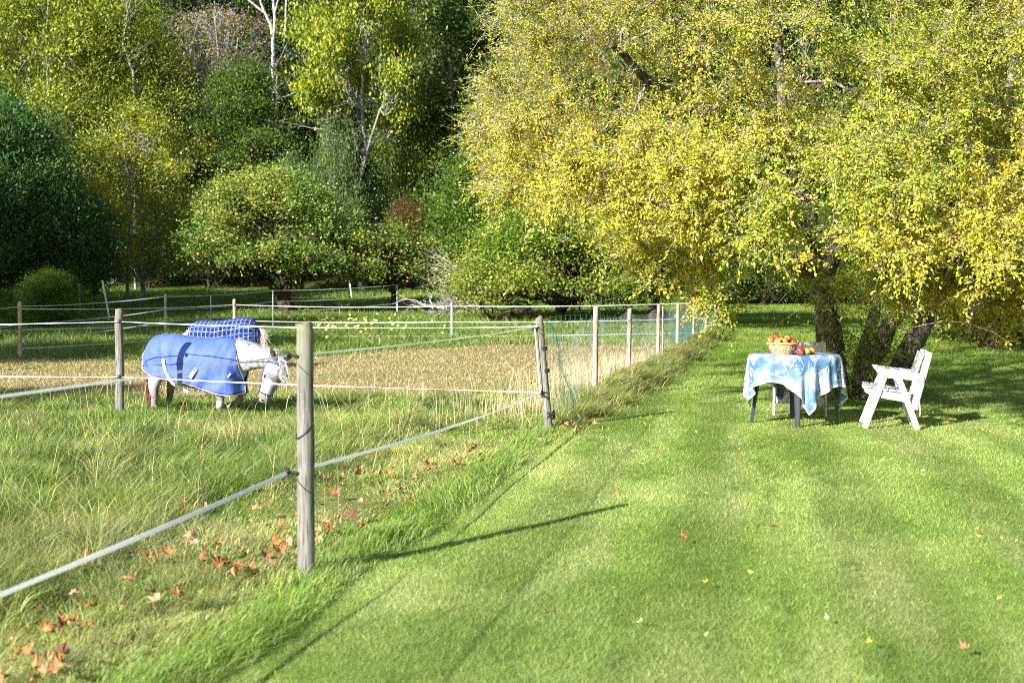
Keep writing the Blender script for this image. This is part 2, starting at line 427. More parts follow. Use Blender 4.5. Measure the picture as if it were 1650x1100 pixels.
# ------------------------------------------------------------------ trees
def unit(a): return a / np.maximum(np.linalg.norm(a, axis=-1, keepdims=True), 1e-9)
def leaf_mesh(name, pos, dirn, size, cols, asp=.5, r=None, fold=.25, out=None):
    """one bent diamond per leaf"""
    n = len(pos); r = r or rng
    d = unit(dirn + r.normal(0, .55, (n, 3)))
    u = unit(np.cross(d, unit(r.normal(0, 1, (n, 3)) + np.array([0, 0, .6]))))
    if out is not None:                            # leaves turn their faces outwards and up, towards the light
        f_ = unit(unit(out) * .9 + np.array([0, 0, .75]) + r.normal(0, .55, (n, 3))); u = unit(np.cross(d, f_))
    nn = np.cross(d, u)
    s = size[:, None]
    b = pos; m1 = pos + d * s * .5 + u * s * asp * .5 + nn * s * fold * .2; m2 = pos + d * s * .5 - u * s * asp * .5 + nn * s * fold * .2
    tp = pos + d * s - nn * s * fold * .1
    v = np.stack([b, m1, tp, m2], 1).reshape(-1, 3); i = np.arange(n) * 4
    return bigmesh(name, v, np.stack([i, i + 1, i + 2, i + 3], 1), None, np.repeat(cols, 4, 0))
def twig_mesh(name, P0, P1, r0, r1, sag=.1, seg=2):
    """three-sided tapering sticks"""
    n = len(P0); d = unit(P1 - P0); a = unit(np.cross(d, np.array([.3, .2, 1.0]))); b = np.cross(d, a)
    rings = []
    L_ = np.linalg.norm(P1 - P0, axis=1)
    for k in range(seg + 1):
        t = k / seg
        c = P0 * (1 - t) + P1 * t; c = c + np.array([0, 0, 1]) * (sag * math.sin(math.pi * t) * L_)[:, None]
        rr = (r0 * (1 - t) + r1 * t)[:, None]
        for j in range(3):
            q = 2 * math.pi * j / 3; rings.append(c + (a * math.cos(q) + b * math.sin(q)) * rr)
    v = np.stack(rings, 1).reshape(-1, 3); m = (seg + 1) * 3; base = np.arange(n)[:, None] * m
    fs = []
    for k in range(seg):
        for j in range(3):
            j2 = (j + 1) % 3; fs.append(np.concatenate([base + k * 3 + j, base + k * 3 + j2, base + (k + 1) * 3 + j2, base + (k + 1) * 3 + j], 1))
    return v, np.concatenate(fs)
def nearest(A, B, wz=1.0):
    out = np.zeros(len(A), int)
    for s in range(0, len(A), 2000):
        d = ((A[s:s + 2000, None, :] - B[None]) ** 2); d[..., 2] *= wz
        out[s:s + 2000] = np.argmin(d.sum(-1), 1)
    return out
def palette(n, r, cols, wts, s=.2, hue=.1):
    c = np.array(cols)[r.choice(len(cols), n, p=np.array(wts) / sum(wts))]
    v = np.exp(r.normal(0, s, n))[:, None]; h = r.normal(0, hue, n); c = c * v; c[:, 0] *= np.exp(h); c[:, 2] *= np.exp(-h)
    return np.clip(c, .005, .8)
def limb_path(p0, p1, r, k=5, wob=.12, droop=0):
    p0 = np.array(p0, float); p1 = np.array(p1, float); L_ = np.linalg.norm(p1 - p0)
    pts = []
    for i in range(k + 1):
        t = i / k; p = p0 * (1 - t) + p1 * t
        p = p + r.normal(0, wob * L_ / k, 3) * (0 < i < k) + np.array([0, 0, droop * L_ * math.sin(math.pi * t)])
        pts.append(p)
    return pts
def blob_crown(seed, blobs, n, size, cols, wts, asp=.55, shell=.5, name='crown', up=.4, gaps=.0, s=.22, hue=.1, tipcol=None, spray=.38, per=22):
    """leaves on and inside many overlapping uneven clumps; blobs = (x,y,z,rx,rz)"""
    r = np.random.default_rng(seed); B = np.array(blobs, float)
    wv = B[:, 3] ** 2 * 1.0; idx = r.choice(len(B), n, p=wv / wv.sum())
    d = unit(r.normal(0, 1, (n, 3))); d[:, 2] = np.where(d[:, 2] < -.2, -d[:, 2] * .6, d[:, 2]); d = unit(d)
    rad = (shell + (1.2 - shell) * r.random(n) ** .7)
    # uneven surface: sprays that stick out, hollows between them
    lump = .62 + .75 * vnoise(d[:, 0] * 3.1 + idx * 7.3 + 50, d[:, 2] * 3.1 + d[:, 1] * 2.3 + idx * 3.1 + 50, seed)
    rad = rad * lump
    m = per                                        # leaves sit in sprays, so light and dark clumps form
    k0 = n // m; idx, d, rad = idx[:k0], d[:k0], rad[:k0]
    c0 = B[idx, :3] + d * rad[:, None] * np.stack([B[idx, 3], B[idx, 3], B[idx, 4]], 1)
    if gaps:
        g = vnoise(c0[:, 0] * 1.3 + 90, c0[:, 2] * 1.3 + c0[:, 1] * .9 + 90, seed + 5); k = g > gaps; c0, d, idx = c0[k], d[k], idx[k]
    q = len(c0); sd = spray * (.5 + r.random(q))[:, None]
    axis_ = unit(d * np.array([1, 1, .4]) + r.normal(0, .45, (q, 3)) + np.array([0, 0, up * .5]))
    along_ = r.normal(0, 1, (q, m))[..., None] * axis_[:, None] * (sd * 1.3)[:, None]
    p = (c0[:, None] + along_ + r.normal(0, 1, (q, m, 3)) * (sd * np.array([.55, .55, .38]))[:, None]).reshape(-1, 3)
    od = np.repeat(d, m, 0); d = np.repeat(axis_, m, 0); n = len(p)
    c = palette(n, r, cols, wts, s * .7, hue * .7) * np.repeat(np.exp(r.normal(0, s * .9, (q, 1))), m, 0)
    if tipcol is not None:
        tcl = vnoise(p[:, 0] * .6 + 30, p[:, 2] * .6 + p[:, 1] * .4 + 30, seed + 9) > .62
        c = np.where((tcl & (r.random(n) < .7))[:, None], palette(n, r, [tipcol], [1], s, hue), c)
    return leaf_mesh(name, p, d * .8 + np.array([0, 0, up]), size * (.6 + .8 * r.random(n)), np.clip(c, .004, .8), asp, r, out=od)
def wood(seed, h, blobs, r0, mat_, forks=1, name='trunk', lean=(0, 0)):
    """a trunk with limbs that reach into the clumps"""
    r = np.random.default_rng(seed); mb = MB(); B = np.array(blobs, float)
    top = np.array([lean[0], lean[1], h])
    main = limb_path((0, 0, -.3), top, r, 7, .18); rad = [r0 * (1 - .85 * i / 7) for i in range(8)]; rad[0] *= 1.35
    mb.tube([Vector(p) for p in main], rad, 9)
    mp = np.array(main)
    for b in B:
        tgt = b[:3] + r.normal(0, .25, 3) * b[3]
        lower = mp[mp[:, 2] < tgt[2] - .1 * h] if (mp[:, 2] < tgt[2] - .1 * h).any() else mp[1:3]
        lower = lower[1:] if len(lower) > 2 else lower
        s_ = lower[np.argmin(np.linalg.norm(lower - tgt, axis=1))]
        k = int(np.argmin(np.linalg.norm(mp - s_, axis=1)))
        pth = limb_path(s_, tgt, r, 5, .2, .06); rr = rad[k] * .5
        mb.tube([Vector(p) for p in pth], [rr * (1 - .8 * i / 5) + .008 for i in range(6)], 6)
        for j in range(9):
            s2 = pth[r.integers(2, 6)]; e2 = b[:3] + unit(r.normal(0, 1, 3)) * np.array([b[3], b[3], b[4]]) * 1.02
            pth2 = limb_path(s2, e2, r, 4, .22, .04); mb.tube([Vector(p) for p in pth2], [rr * .3 * (1 - .8 * i / 4) + .006 for i in range(5)], 5)
    return mb
def blobs_round(seed, R_, z0, z1, n, br=.38, flat=.8):
    r = np.random.default_rng(seed); out = []
    for i in range(n):
        t = (i + .5) / n; z = z0 + (z1 - z0) * t
        a = i * 2.4 + r.random(); env = R_ * math.sqrt(max(.08, 1 - (2 * abs(t - .38) / 1.25) ** 2)) * (.72 + .4 * r.random())
        q = R_ * br * (.7 + .6 * r.random())
        out.append((math.cos(a) * (env - q * .6), math.sin(a) * (env - q * .6), z, q, q * flat))
    return out
TREES = {}
def make_tree(kind, seed, wood_mat, h, bl, r0, n, size, cols, wts, leafmat='leaf', **kw):
    lean = kw.pop('lean', (0, 0))
    root = link(bpy.data.objects.new(kind, None))
    wood(seed, h, bl, r0, None, lean=lean).build('trunk', M[wood_mat], root)
    obj('crown', blob_crown(seed, bl, n, size, cols, wts, **kw), M[leafmat], root)
    return root
def copy_tree(src, name):
    r = link(src.copy()); r.name = name
    for k in list(r.keys()): del r[k]
    for c in src.children:
        d = link(c.copy()); d.parent = r
    return r
used = set()
def plant(kind, px, D, hgt, label, cat='tree', name=None, tint=(1, 1, 1), rz=None, sxy=None, group=None, dz=0):
    src, h0 = TREES[kind]
    o = src if kind not in used else copy_tree(src, src.name.split('.')[0])
    used.add(kind)
    if name: o.name = name
    X_ = (px - 825) / F * D
    o.location = (X_, D, tz(X_, D) - .05 + dz)
    s = hgt / h0
    o.scale = (s if sxy is None else sxy, s if sxy is None else sxy, s)
    o.rotation_euler = (0, 0, rz if rz is not None else (px * 1.7 + D) % 6.28)
    tag(o, label, cat, group)
    for c in o.children:
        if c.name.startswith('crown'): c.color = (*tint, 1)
    return o
G1, G2, G3 = (.05, .085, .016), (.085, .135, .022), (.15, .20, .032)
YG, YY, OR = (.34, .36, .035), (.52, .42, .03), (.42, .20, .03)
def reg(kind, root, h): TREES[kind] = (root, h)
# ash-like tree, yellow green
b = blobs_round(1, 5.0, 4.5, 15.5, 26, .34)
reg('ash', make_tree('broad_tree', 1, 'bark_grey', 14, b, .26, 110000, .165, [YG, G3, (.42, .40, .05), G2], [5, 3, 2, 1.3], asp=.42, gaps=.37, spray=.5), 16.5)
b = blobs_round(2, 4.2, 3.5, 13.5, 22, .38)
reg('dark', make_tree('dark_tree', 2, 'bark_dark', 12.5, b, .24, 85000, .17, [G1, G2, (.04, .07, .02), G3], [4, 3, 3, 1], asp=.5, gaps=.28, spray=.45), 14.5)
b = blobs_round(3, 3.0, 1.4, 9.0, 18, .36)
reg('birch', make_tree('golden_tree', 3, 'bark_grey', 9, b, .12, 36000, .12, [YY, YG, G3, OR], [4, 5, 3, .5], asp=.6, gaps=.26, spray=.32), 10)
b = blobs_round(4, 3.6, .9, 7.0, 22, .36, .9)
reg('shrub', make_tree('leafy_shrub', 4, 'bark_dark', 6.0, b, .14, 80000, .13, [G2, G1, G3], [4, 3, 2], asp=.55, gaps=.28, spray=.42), 7.8)
b = [(math.cos(i * 2.4) * .55 * (1 + .4 * (i % 3)), math.sin(i * 2.4) * .55 * (1 + .4 * (i % 3)), .9 + i * .36, .8 - i * .022, 1.5) for i in range(16)]
reg('column', make_tree('columnar_shrub', 5, 'bark_dark', 6.0, b, .1, 45000, .11, [G2, (.10, .14, .06), G1], [4, 4, 2], asp=.35, up=2.2, spray=.3), 7.6)
b = []
r_ = np.random.default_rng(6)
for i in range(40):
    t = i / 40; q = 3.0 * (1 - t) + .35; a = i * 2.4
    b.append((math.cos(a) * q * .55, math.sin(a) * q * .55, 2.0 + 13.5 * t, q * .55, .55 + .2 * (1 - t)))
reg('spruce', make_tree('spruce_tree', 6, 'bark_dark', 15.5, b, .2, 60000, .26, [(.022, .045, .016), (.04, .065, .02), (.03, .055, .03)], [4, 3, 2], 'needle', asp=.22, up=-.35, shell=.3, spray=.3), 16.5)
b = blobs_round(8, 4.0, 6, 14, 16, .30)
reg('maple', make_tree('maple_tree', 8, 'bark_grey', 12, b, .24, 62000, .155, [(.24, .34, .025), YG, YY, G3], [5, 4, 1.4, 3], asp=.75, gaps=.42, spray=.42), 15.5)
b = blobs_round(9, 3.2, 3, 13, 20, .32)
reg('bare', make_tree('sparse_tree', 9, 'bark_grey', 13, b, .16, 14000, .13, [(.20, .17, .12), G3, (.34, .26, .14)], [4, 2, 1], asp=.5, gaps=.3, spray=.45), 14)
# ------------------------------------------------------------------ the wood on the slope
plant('shrub', 0, 46, 7.4, 'dark blue-green bushy tree in shade at the far left of the wood edge', tint=(.6, .85, 1.15), rz=1, sxy=.8)  # this and the next two: blue-green leaves, tint dimmed to carry the shade
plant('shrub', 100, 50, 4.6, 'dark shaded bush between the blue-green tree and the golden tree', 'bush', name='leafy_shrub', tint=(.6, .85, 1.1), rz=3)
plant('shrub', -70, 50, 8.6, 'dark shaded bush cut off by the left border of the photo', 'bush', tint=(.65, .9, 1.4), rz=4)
plant('shrub', 50, 42.5, 1.2, 'low dark-green bush beside the small light green bush', 'bush', tint=(.8, .95, .8), rz=5.2, sxy=.36)
plant('shrub', 78, 41, 1.75, 'small light green bush behind the left end of the rope fence', 'bush', tint=(1.0, 1.15, .9), rz=2.2, sxy=.27)
plant('ash', 50, 68, 17.5, 'tall yellow-green tree at the top left corner', tint=(.9, .95, 1), rz=.4)
plant('ash', 190, 70, 15.5, 'yellow-green tree second from the left along the top', tint=(.75, .82, .85), rz=2)
plant('ash', -70, 74, 18, 'yellow-green tree cut off by the left border of the photo', tint=(.9, 1, 1), rz=3)
plant('birch', 235, 57, 9.2, 'golden green tree left of the fruiting apple tree', tint=(.62, .72, .9), rz=0)
plant('birch', 150, 54, 5.6, 'low bright yellow tree in front of the dark left bushes', tint=(1.15, .95, .8), rz=2.5)
plant('bare', 325, 76, 15.5, 'thin grey tree with few leaves high behind the apple tree', rz=1, tint=(1.1, 1, 1.2))
plant('bare', 372, 80, 15.5, 'bare greyish tree right of the thin grey tree', rz=3, tint=(1.2, 1, 1.3))
plant('dark', 400, 70, 11.5, 'dark green tree above the apple tree', rz=1, tint=(1.2, 1.2, 1))
plant('spruce', 492, 76, 14.5, 'dark spruce left of the maple with the pale trunk', rz=1)
plant('dark', 300, 72, 7.5, 'low dark tree between golden tree and apple tree', rz=2, tint=(1, .95, 1))
plant('maple', 583, 66, 22.0, 'yellow-green maple with bare pale trunk in the top middle', rz=.5, sxy=.78, tint=(.85, .86, 1.0))
plant('column', 545, 66, 9.6, 'upright columnar shrub with grey-green leaves below the maple', 'shrub', rz=0, sxy=.85, tint=(1.4, 1.35, 1.7))
plant('column', 612, 68, 5.2, 'shorter upright shrub beside the columnar shrub', 'shrub', rz=2, sxy=1.1, tint=(1.4, 1.35, 1.5))
plant('column', 485, 66, 7.0, 'narrow dark upright shrub behind the top of the apple tree', 'shrub', rz=4, sxy=1.1, tint=(1.0, 1.1, 1.3))
plant('shrub', 705, 72, 10.6, 'big rounded green shrub left of the yellow tree', 'shrub', rz=.5, sxy=.95, tint=(1.25, 1.15, 1.2))
plant('shrub', 780, 66, 7.0, 'green shrub under the left edge of the yellow tree', 'shrub', rz=2.5, tint=(1.0, 1.15, .9))
plant('shrub', 652, 66, 4.3, 'small shrub with rusty red leaves behind the second apple tree', 'shrub', rz=2.5, sxy=.36, tint=(1.25, .55, .8))
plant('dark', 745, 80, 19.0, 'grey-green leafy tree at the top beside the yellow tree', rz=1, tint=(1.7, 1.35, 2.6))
plant('spruce', 668, 84, 16, 'tall dark spruce between maple and grey-green tree', rz=2)
plant('spruce', 560, 90, 15, 'dark spruce straight behind the maple crown', rz=4)
plant('spruce', 420, 92, 15, 'dark spruce high behind the white bare birch', rz=5)
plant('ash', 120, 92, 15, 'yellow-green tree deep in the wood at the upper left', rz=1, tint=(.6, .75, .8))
plant('spruce', 255, 86, 15, 'dark spruce behind the golden tree', rz=3)
DEEP = ['dark spruce beyond the top left corner tree', 'dark tree deep behind the top left yellow-green tree', 'dark tree behind the second yellow-green tree from the left', 'dark spruce high between the yellow-green trees and the thin grey tree',
        'dark tree behind the bare greyish tree', 'dark tree high between the white birch and the maple', 'dark tree high behind the right half of the maple', 'dark spruce behind the grey-green leafy tree', 'dark tree at the top where the yellow tree begins',
        'low dark bush in shade between golden tree and apple tree', 'low dark bush under the golden tree', 'low dark bush straight behind the wide apple tree', 'dark bush between the red-leaved shrub and the upright shrubs', 'dark bush below the maple trunk', 'dark tree behind the top of the golden tree']
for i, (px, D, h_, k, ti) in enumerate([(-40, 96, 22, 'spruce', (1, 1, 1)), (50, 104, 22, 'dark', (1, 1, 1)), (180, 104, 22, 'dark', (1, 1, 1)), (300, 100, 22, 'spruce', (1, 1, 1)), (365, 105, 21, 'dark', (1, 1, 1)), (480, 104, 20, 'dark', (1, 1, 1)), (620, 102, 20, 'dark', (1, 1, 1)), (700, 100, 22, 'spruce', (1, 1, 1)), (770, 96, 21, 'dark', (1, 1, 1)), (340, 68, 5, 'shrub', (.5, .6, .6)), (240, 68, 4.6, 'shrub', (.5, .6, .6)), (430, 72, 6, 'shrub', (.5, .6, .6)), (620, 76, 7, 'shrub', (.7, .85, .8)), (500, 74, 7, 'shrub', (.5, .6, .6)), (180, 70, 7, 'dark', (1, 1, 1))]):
    plant(k, px, D, h_, DEEP[i], 'tree', tint=ti, group='dark trees deep in the wood', rz=i * 1.3)  # lowered shrub tints put the shade of the wood into their leaves
BEH = ['dark tree behind the left edge of the yellow tree', 'tall green shrub behind the yellow leaves above the low apple bush', 'dark spruce just right of the slim white birch trunk', 'dark tree behind the yellow tree above the netting fence', 'dark spruce behind the yellow tree left of the table', 'dark tree behind the yellow crown above the basket',
       'dark spruce behind the yellow crown above the mossy trunks', 'dark tree behind the crown above the white side-on chair', 'dark tree behind the crown at the right of the chair', 'dark spruce behind the crown near the right border', 'dark tree beyond the right border of the photo', 'green shrub behind the low apple bush', 'shrub seen between the netting fence and the table', 'shrub beyond the lawn above the table', 'shrub beyond the lawn behind the thick trunks', 'shrub beyond the lawn left of the picket fence']
for i, (px, D, h_, k) in enumerate([(850, 74, 20, 'dark'), (935, 66, 13, 'shrub'), (1010, 78, 20, 'spruce'), (1090, 74, 19, 'dark'), (1180, 76, 21, 'spruce'), (1270, 72, 19, 'dark'), (1360, 76, 20, 'spruce'), (1450, 72, 19, 'dark'), (1550, 70, 19, 'dark'), (1640, 66, 20, 'spruce'), (1730, 66, 18, 'dark'), (880, 66, 7, 'shrub'), (1130, 60, 5, 'shrub'), (1230, 60, 5, 'shrub'), (1330, 60, 4.5, 'shrub'), (1420, 60, 5, 'shrub')]):
    plant(k, px, D, h_, BEH[i], 'tree', group='trees behind the yellow tree', rz=i * 1.9)
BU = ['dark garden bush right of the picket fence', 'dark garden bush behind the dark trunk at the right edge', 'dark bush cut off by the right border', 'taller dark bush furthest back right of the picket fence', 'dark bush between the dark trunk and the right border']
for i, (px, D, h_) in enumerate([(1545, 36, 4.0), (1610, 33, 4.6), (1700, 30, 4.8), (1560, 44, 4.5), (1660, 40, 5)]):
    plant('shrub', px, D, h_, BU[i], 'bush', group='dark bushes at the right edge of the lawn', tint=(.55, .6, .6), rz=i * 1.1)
# trees that stand left of the picture and shade the left part of the paddock
for i, (x_, y_, h_, k) in enumerate([(-19, 19, 9.5, 'dark'), (-16, 6.2, 7.6, 'dark'), (-37, 39, 16, 'ash'), (-31, 28, 14, 'dark'), (-24, 25, 12, 'dark')]):
    o = plant(k, 0, 50, h_, ['middle-sized shade tree left of the photo border', 'lowest shade tree left of the photo border', 'yellow-green shade tree left of the photo border', 'tallest dark shade tree left of the photo border', 'dark shade tree behind the middle-sized one left of the photo border'][i], 'tree', group='shade trees left of the paddock', rz=i * 2.1)
    o.location = (x_, y_, tz(x_, y_))
    if i == 1: o.scale = (.36, .36, o.scale[2])
# bare white birch, far up
mb = MB(); D_ = 84
def P(px, py, D=D_): return at(px, py, D)
mb.tube([P(441, 300), P(441, 160), P(440, 66)], [.15, .14, .125], 8)
mb.tube([P(440, 66), P(436, 40), P(424, 15), P(410, -25)], [.11, .09, .07, .05], 7)
mb.tube([P(440, 66), P(443, 30), P(438, -20), P(436, -60)], [.11, .09, .07, .045], 7)
mb.tube([P(424, 20), P(412, 10), P(400, 0), P(385, -20)], [.07, .06, .05, .03], 6)
mb.tube([P(459, 60), P(460, 30), P(462, -30)], [.06, .05, .04], 6)
mb.tube([P(443, 20), P(448, 0), P(452, -30)], [.05, .04, .03], 6)
o = mb.build('bare_birch', M['bark_white'])
tag(o, 'white leafless birch with forked trunk at the top left of centre', 'tree')
mb = MB()
mb.tube([P(1001, 420, 74), P(1002, 260, 74), P(1003, 130, 74), P(1004, 20, 74)], [.17, .15, .13, .08], 8)
mb.tube([P(1003, 130, 74), P(1015, 60, 74), P(1022, -10, 74)], [.06, .05, .04], 6)
tag(mb.build('birch_trunk', M['bark_white']), 'slim white birch trunk glimpsed through a gap in the yellow tree', 'tree')

# slender pale stems that catch the sun between the crowns
for i, (pts, D, r0, lb) in enumerate([([(72, 260), (78, 150), (74, 60), (80, -20)], 66, .10, 'slender pale stem in front of the top left yellow-green tree'), ([(118, 240), (104, 120), (112, 40)], 67, .07, 'thin crooked stem right of the slender pale stem at the left'), ([(215, 120), (198, 70), (206, 20), (200, -20)], 67, .07, 'thin pale stem inside the second yellow-green tree'),
        ([(352, 260), (346, 170), (352, 90), (345, 20)], 72, .10, 'grey stem above the left side of the wide apple tree'), ([(322, 240), (330, 160), (318, 70)], 73, .07, 'thin grey stem beside the thin grey tree'), ([(378, 250), (372, 150), (384, 60)], 73, .08, 'dark-barked stem left of the dark green tree'),
        ([(446, 260), (445, 200), (447, 120)], 69, .13, 'grey trunk below the white birch'), ([(527, 230), (529, 150), (528, 100)], 68, .07, 'thin grey stem left of the maple trunk'), ([(728, 170), (730, 145), (722, 120)], 70, .06, 'small bare pale branch beside the grey-green tree'), ([(205, 420), (212, 330), (200, 230)], 56, .07, 'pale stem inside the golden green tree')]):
    r = np.random.default_rng(700 + i); mb = MB(); P_ = [at(a, b, D) for a, b in pts]; g_ = P_[0]; P_ = [Vector((g_.x, D, tz(g_.x, D) - .2))] + P_
    mb.tube(P_, [r0 * (1.15 - .75 * k / (len(P_) - 1)) for k in range(len(P_))], 7)
    for j in range(14):
        k = r.integers(1, len(P_) - 1); q = P_[k].lerp(P_[k + 1], r.random()); e = q + Vector((r.normal(0, .7), r.normal(0, .5), r.uniform(.3, 1.6)))
        pth = limb_path(q, e, r, 4, .2); mb.tube([Vector(p) for p in pth], [r0 * .4 * (1 - .2 * m) for m in range(5)], 5)
        for m_ in range(2):
            e2 = e + Vector(r.normal(0, .6, 3)); mb.tube([Vector(p) for p in limb_path(pth[2], e2, r, 3, .2)], [r0 * .2, r0 * .17, r0 * .13, r0 * .08], 4)
    tag(mb.build('slender_tree', M['bark_grey']), lb, 'tree', 'slender stems in the wood')
# ------------------------------------------------------------------ apple trees
def apple_mesh(name, r=.04, seed=0, base=(.6, .08, .05), blush=(.75, .5, .1), seg=10):
    me = bpy.data.meshes.new(name); bm = bmesh.new(); bmesh.ops.create_uvsphere(bm, u_segments=seg, v_segments=max(6, seg * 2 // 3), radius=r)
    for v in bm.verts:
        z = v.co.z / r; rr = math.hypot(v.co.x, v.co.y) / r
        v.co.z = r * (.88 * z - .30 * max(0, 1 - rr * 2.4) * (1 if z > 0 else -.6)); k = 1.02 + .06 * z; v.co.x *= k; v.co.y *= k
    for f in bm.faces: f.smooth = True
    bm.to_mesh(me); bm.free()
    return me
def applemat(name, a, b, c):
    def f(t, p):
        n = N(t, 'ShaderNodeTexNoise', Scale=1.6, Detail=3.0); t.links.new(coords(t, (14, 14, 10)), n.inputs[0])
        t.links.new(ramp(t, n.outputs[0], [(.35, a), (.5, b), (.66, c)]), p.inputs['Base Color'])
    return mat(name, rough=.35, spec=.5, build=f)
M['apple_red'] = applemat('red apple skin', (.30, .008, .015), (.40, .025, .03), (.42, .12, .06))
M['apple_gold'] = applemat('yellow apple skin', (.36, .28, .05), (.42, .22, .06), (.27, .30, .06))
M['apple_mix'] = applemat('striped apple skin', (.28, .045, .03), (.32, .19, .05), (.15, .19, .04))
am = {}
for k in ('apple_red', 'apple_gold', 'apple_mix'):
    am[k] = apple_mesh('apple', .04); am[k].materials.append(M[k])
am['far'] = apple_mesh('apple', .05, seg=6); am['far'].materials.append(applemat('tree apple skin', (.55, .10, .06), (.62, .22, .09), (.60, .42, .12)))
am['fallen'] = apple_mesh('apple', .05, seg=6); am['fallen'].materials.append(applemat('fallen apple skin', (.66, .62, .16), (.60, .55, .12), (.58, .45, .10)))
am['farg'] = am['far']
def fruit_tree(name, px, D, blobs, n, seed, label, apples, trunk_h, r0, cols, wts, leafsize=.11, lean=(0, 0)):
    X_ = (px - 825) / F * D; root = thing(name, (X_, D, tz(X_, D) - .05), label, 'tree')
    wood(seed, trunk_h, blobs, r0, None, lean=lean).build('trunk', M['bark_dark'], root)
    obj('crown', blob_crown(seed, blobs, n, leafsize, cols, wts, asp=.55, shell=.45, gaps=.3, up=.1, tipcol=(.27, .30, .06), spray=.27, per=18), M['leaf'], root)
    r = np.random.default_rng(seed + 50); B = np.array(blobs); stuff = []
    for i in range(apples):
        b_ = B[r.integers(len(B))]; d = unit(r.normal(0, 1, 3)); d[1] = -abs(d[1]) - .5; d = unit(d); p = b_[:3] + d * np.array([b_[3], b_[3], b_[4]]) * r.uniform(1.05, 1.3)
        a_ = link(bpy.data.objects.new('apple', am['far'])); a_.parent = root; a_.location = p; s_ = r.uniform(.8, 1.2); a_.scale = (s_, s_, s_)
    return root
def dome(seed, cx, R_, z0, z1, n, br=.3):
    r = np.random.default_rng(seed); out = []
    for i in range(n):
        a = i * 2.4 + r.random() * .7; q = math.sqrt((i + .5) / n); zz = z0 + (z1 - z0) * math.sqrt(max(0, 1 - q * q * .97))
        b_ = R_ * br * (.75 + .5 * r.random())
        out.append((cx + math.cos(a) * (R_ - b_ * .7) * q, math.sin(a) * (R_ - b_ * .7) * q, max(z0 + b_ * .35, zz - b_ * .5), b_, b_ * .72))
    for i in range(n // 2):
        a = i * 2.4 + 1; b_ = R_ * br * .8; out.append((cx + math.cos(a) * (R_ - b_), math.sin(a) * (R_ - b_), z0 + b_ * .4 + .5 * r.random(), b_, b_ * .6))
    return out
bl = dome(21, -.55, 3.3, 1.6, 5.4, 30, .25) + dome(22, 1.9, 2.2, 1.4, 3.6, 8, .36)
fruit_tree('apple_tree', 460, 50, bl, 90000, 21, 'wide apple tree full of red apples behind the horses', 100, 3.0, .40, [(.16, .24, .045), (.25, .32, .08), (.10, .16, .03)], [4, 3, 3])
bl = dome(23, 0, 2.1, .9, 3.2, 14, .36)
fruit_tree('apple_tree', 632, 51, bl, 42000, 23, 'smaller rounded apple tree right of the wide apple tree', 40, 2.2, .16, [(.12, .18, .03), (.19, .24, .05), (.08, .13, .025)], [4, 3, 3])
bl = dome(24, 0, 3.7, .4, 3.9, 26, .34)
fruit_tree('apple_tree', 900, 45, bl, 110000, 24, 'low green apple bush beneath the left side of the yellow tree', 16, 2.4, .2, [(.13, .21, .025), (.20, .28, .035), (.09, .15, .02)], [4, 4, 2], leafsize=.10)
bl = dome(25, .3, 3.0, 1.9, 5.2, 16, .34)
fruit_tree('apple_tree', 1052, 44, bl, 40000, 25, 'apple tree with dark trunk behind the netting fence', 10, 2.6, .17, [(.18, .24, .03), (.34, .34, .05)], [3, 3], leafsize=.11)
bl = dome(26, .3, 2.6, 2.0, 5.0, 12, .34)
fruit_tree('apple_tree', 1092, 40, bl, 28000, 26, 'apple tree with leaning trunk next to the trunk behind the netting', 8, 2.6, .17, [(.18, .24, .03), (.34, .34, .05)], [3, 3], leafsize=.11, lean=(.8, 0))
r_ = np.random.default_rng(90)
for i in range(70):
    px = r_.normal(555, 55) if i < 52 else r_.uniform(480, 1240); py = r_.uniform(512, 532) if i < 52 else r_.uniform(519, 524)
    if i >= 52: px = r_.normal(560, 60); py = r_.uniform(505, 545)
    g = ground(px, py, .05)
    a_ = link(bpy.data.objects.new('fallen_apple', am['fallen'])); a_.location = g + Vector((0, 0, .05)); a_.scale = (1.15, 1.15, 1.15)
    tag(a_, 'yellow windfall apple lying in the grass under the wide apple tree', 'apple', 'windfall apples under the apple tree')
# heaps of dead branches
def brush(name, cx, cy, D, n, spread, label, seed, aim=None, L=1.6):
    r = np.random.default_rng(seed); mb = MB(); c = at(cx, cy, D)
    for i in range(n):
        p0 = c + Vector(r.normal(0, 1, 3) * np.array([spread * .35, .4, .12]))
        a = r.uniform(0, 2 * math.pi)
        d = Vector((math.cos(a), math.sin(a) * .5, r.uniform(-.1, .5))) if aim is None else Vector(aim) + Vector(r.normal(0, .38, 3))
        l = L * r.uniform(.4, 1.1)
        pts = limb_path(p0, p0 + d.normalized() * l, r, 5, .25)
        rr = .012 + .03 * r.random() ** 2
        mb.tube([Vector(p) for p in pts], [rr * (1 - .14 * k) for k in range(6)], 5)
        for j in range(2):
            q = pts[r.integers(1, 5)]; e = np.array(q) + (np.array(d.normalized()) + r.normal(0, .5, 3)) * l * .4
            mb.tube([Vector(p) for p in limb_path(q, e, r, 3, .2)], [rr * .5, rr * .45, rr * .35, rr * .2], 4)
    tag(mb.build(name, M['dead']), label, 'branches')
brush('dead_branch', 745, 445, 47, 26, .5, 'bleached dead branches sticking out of the bush above the brush pile', 31, (-1, -.2, .45), 1.5)
brush('brush_pile', 742, 495, 46, 46, 1.6, 'heap of cut pale branches behind the rope fence', 32)
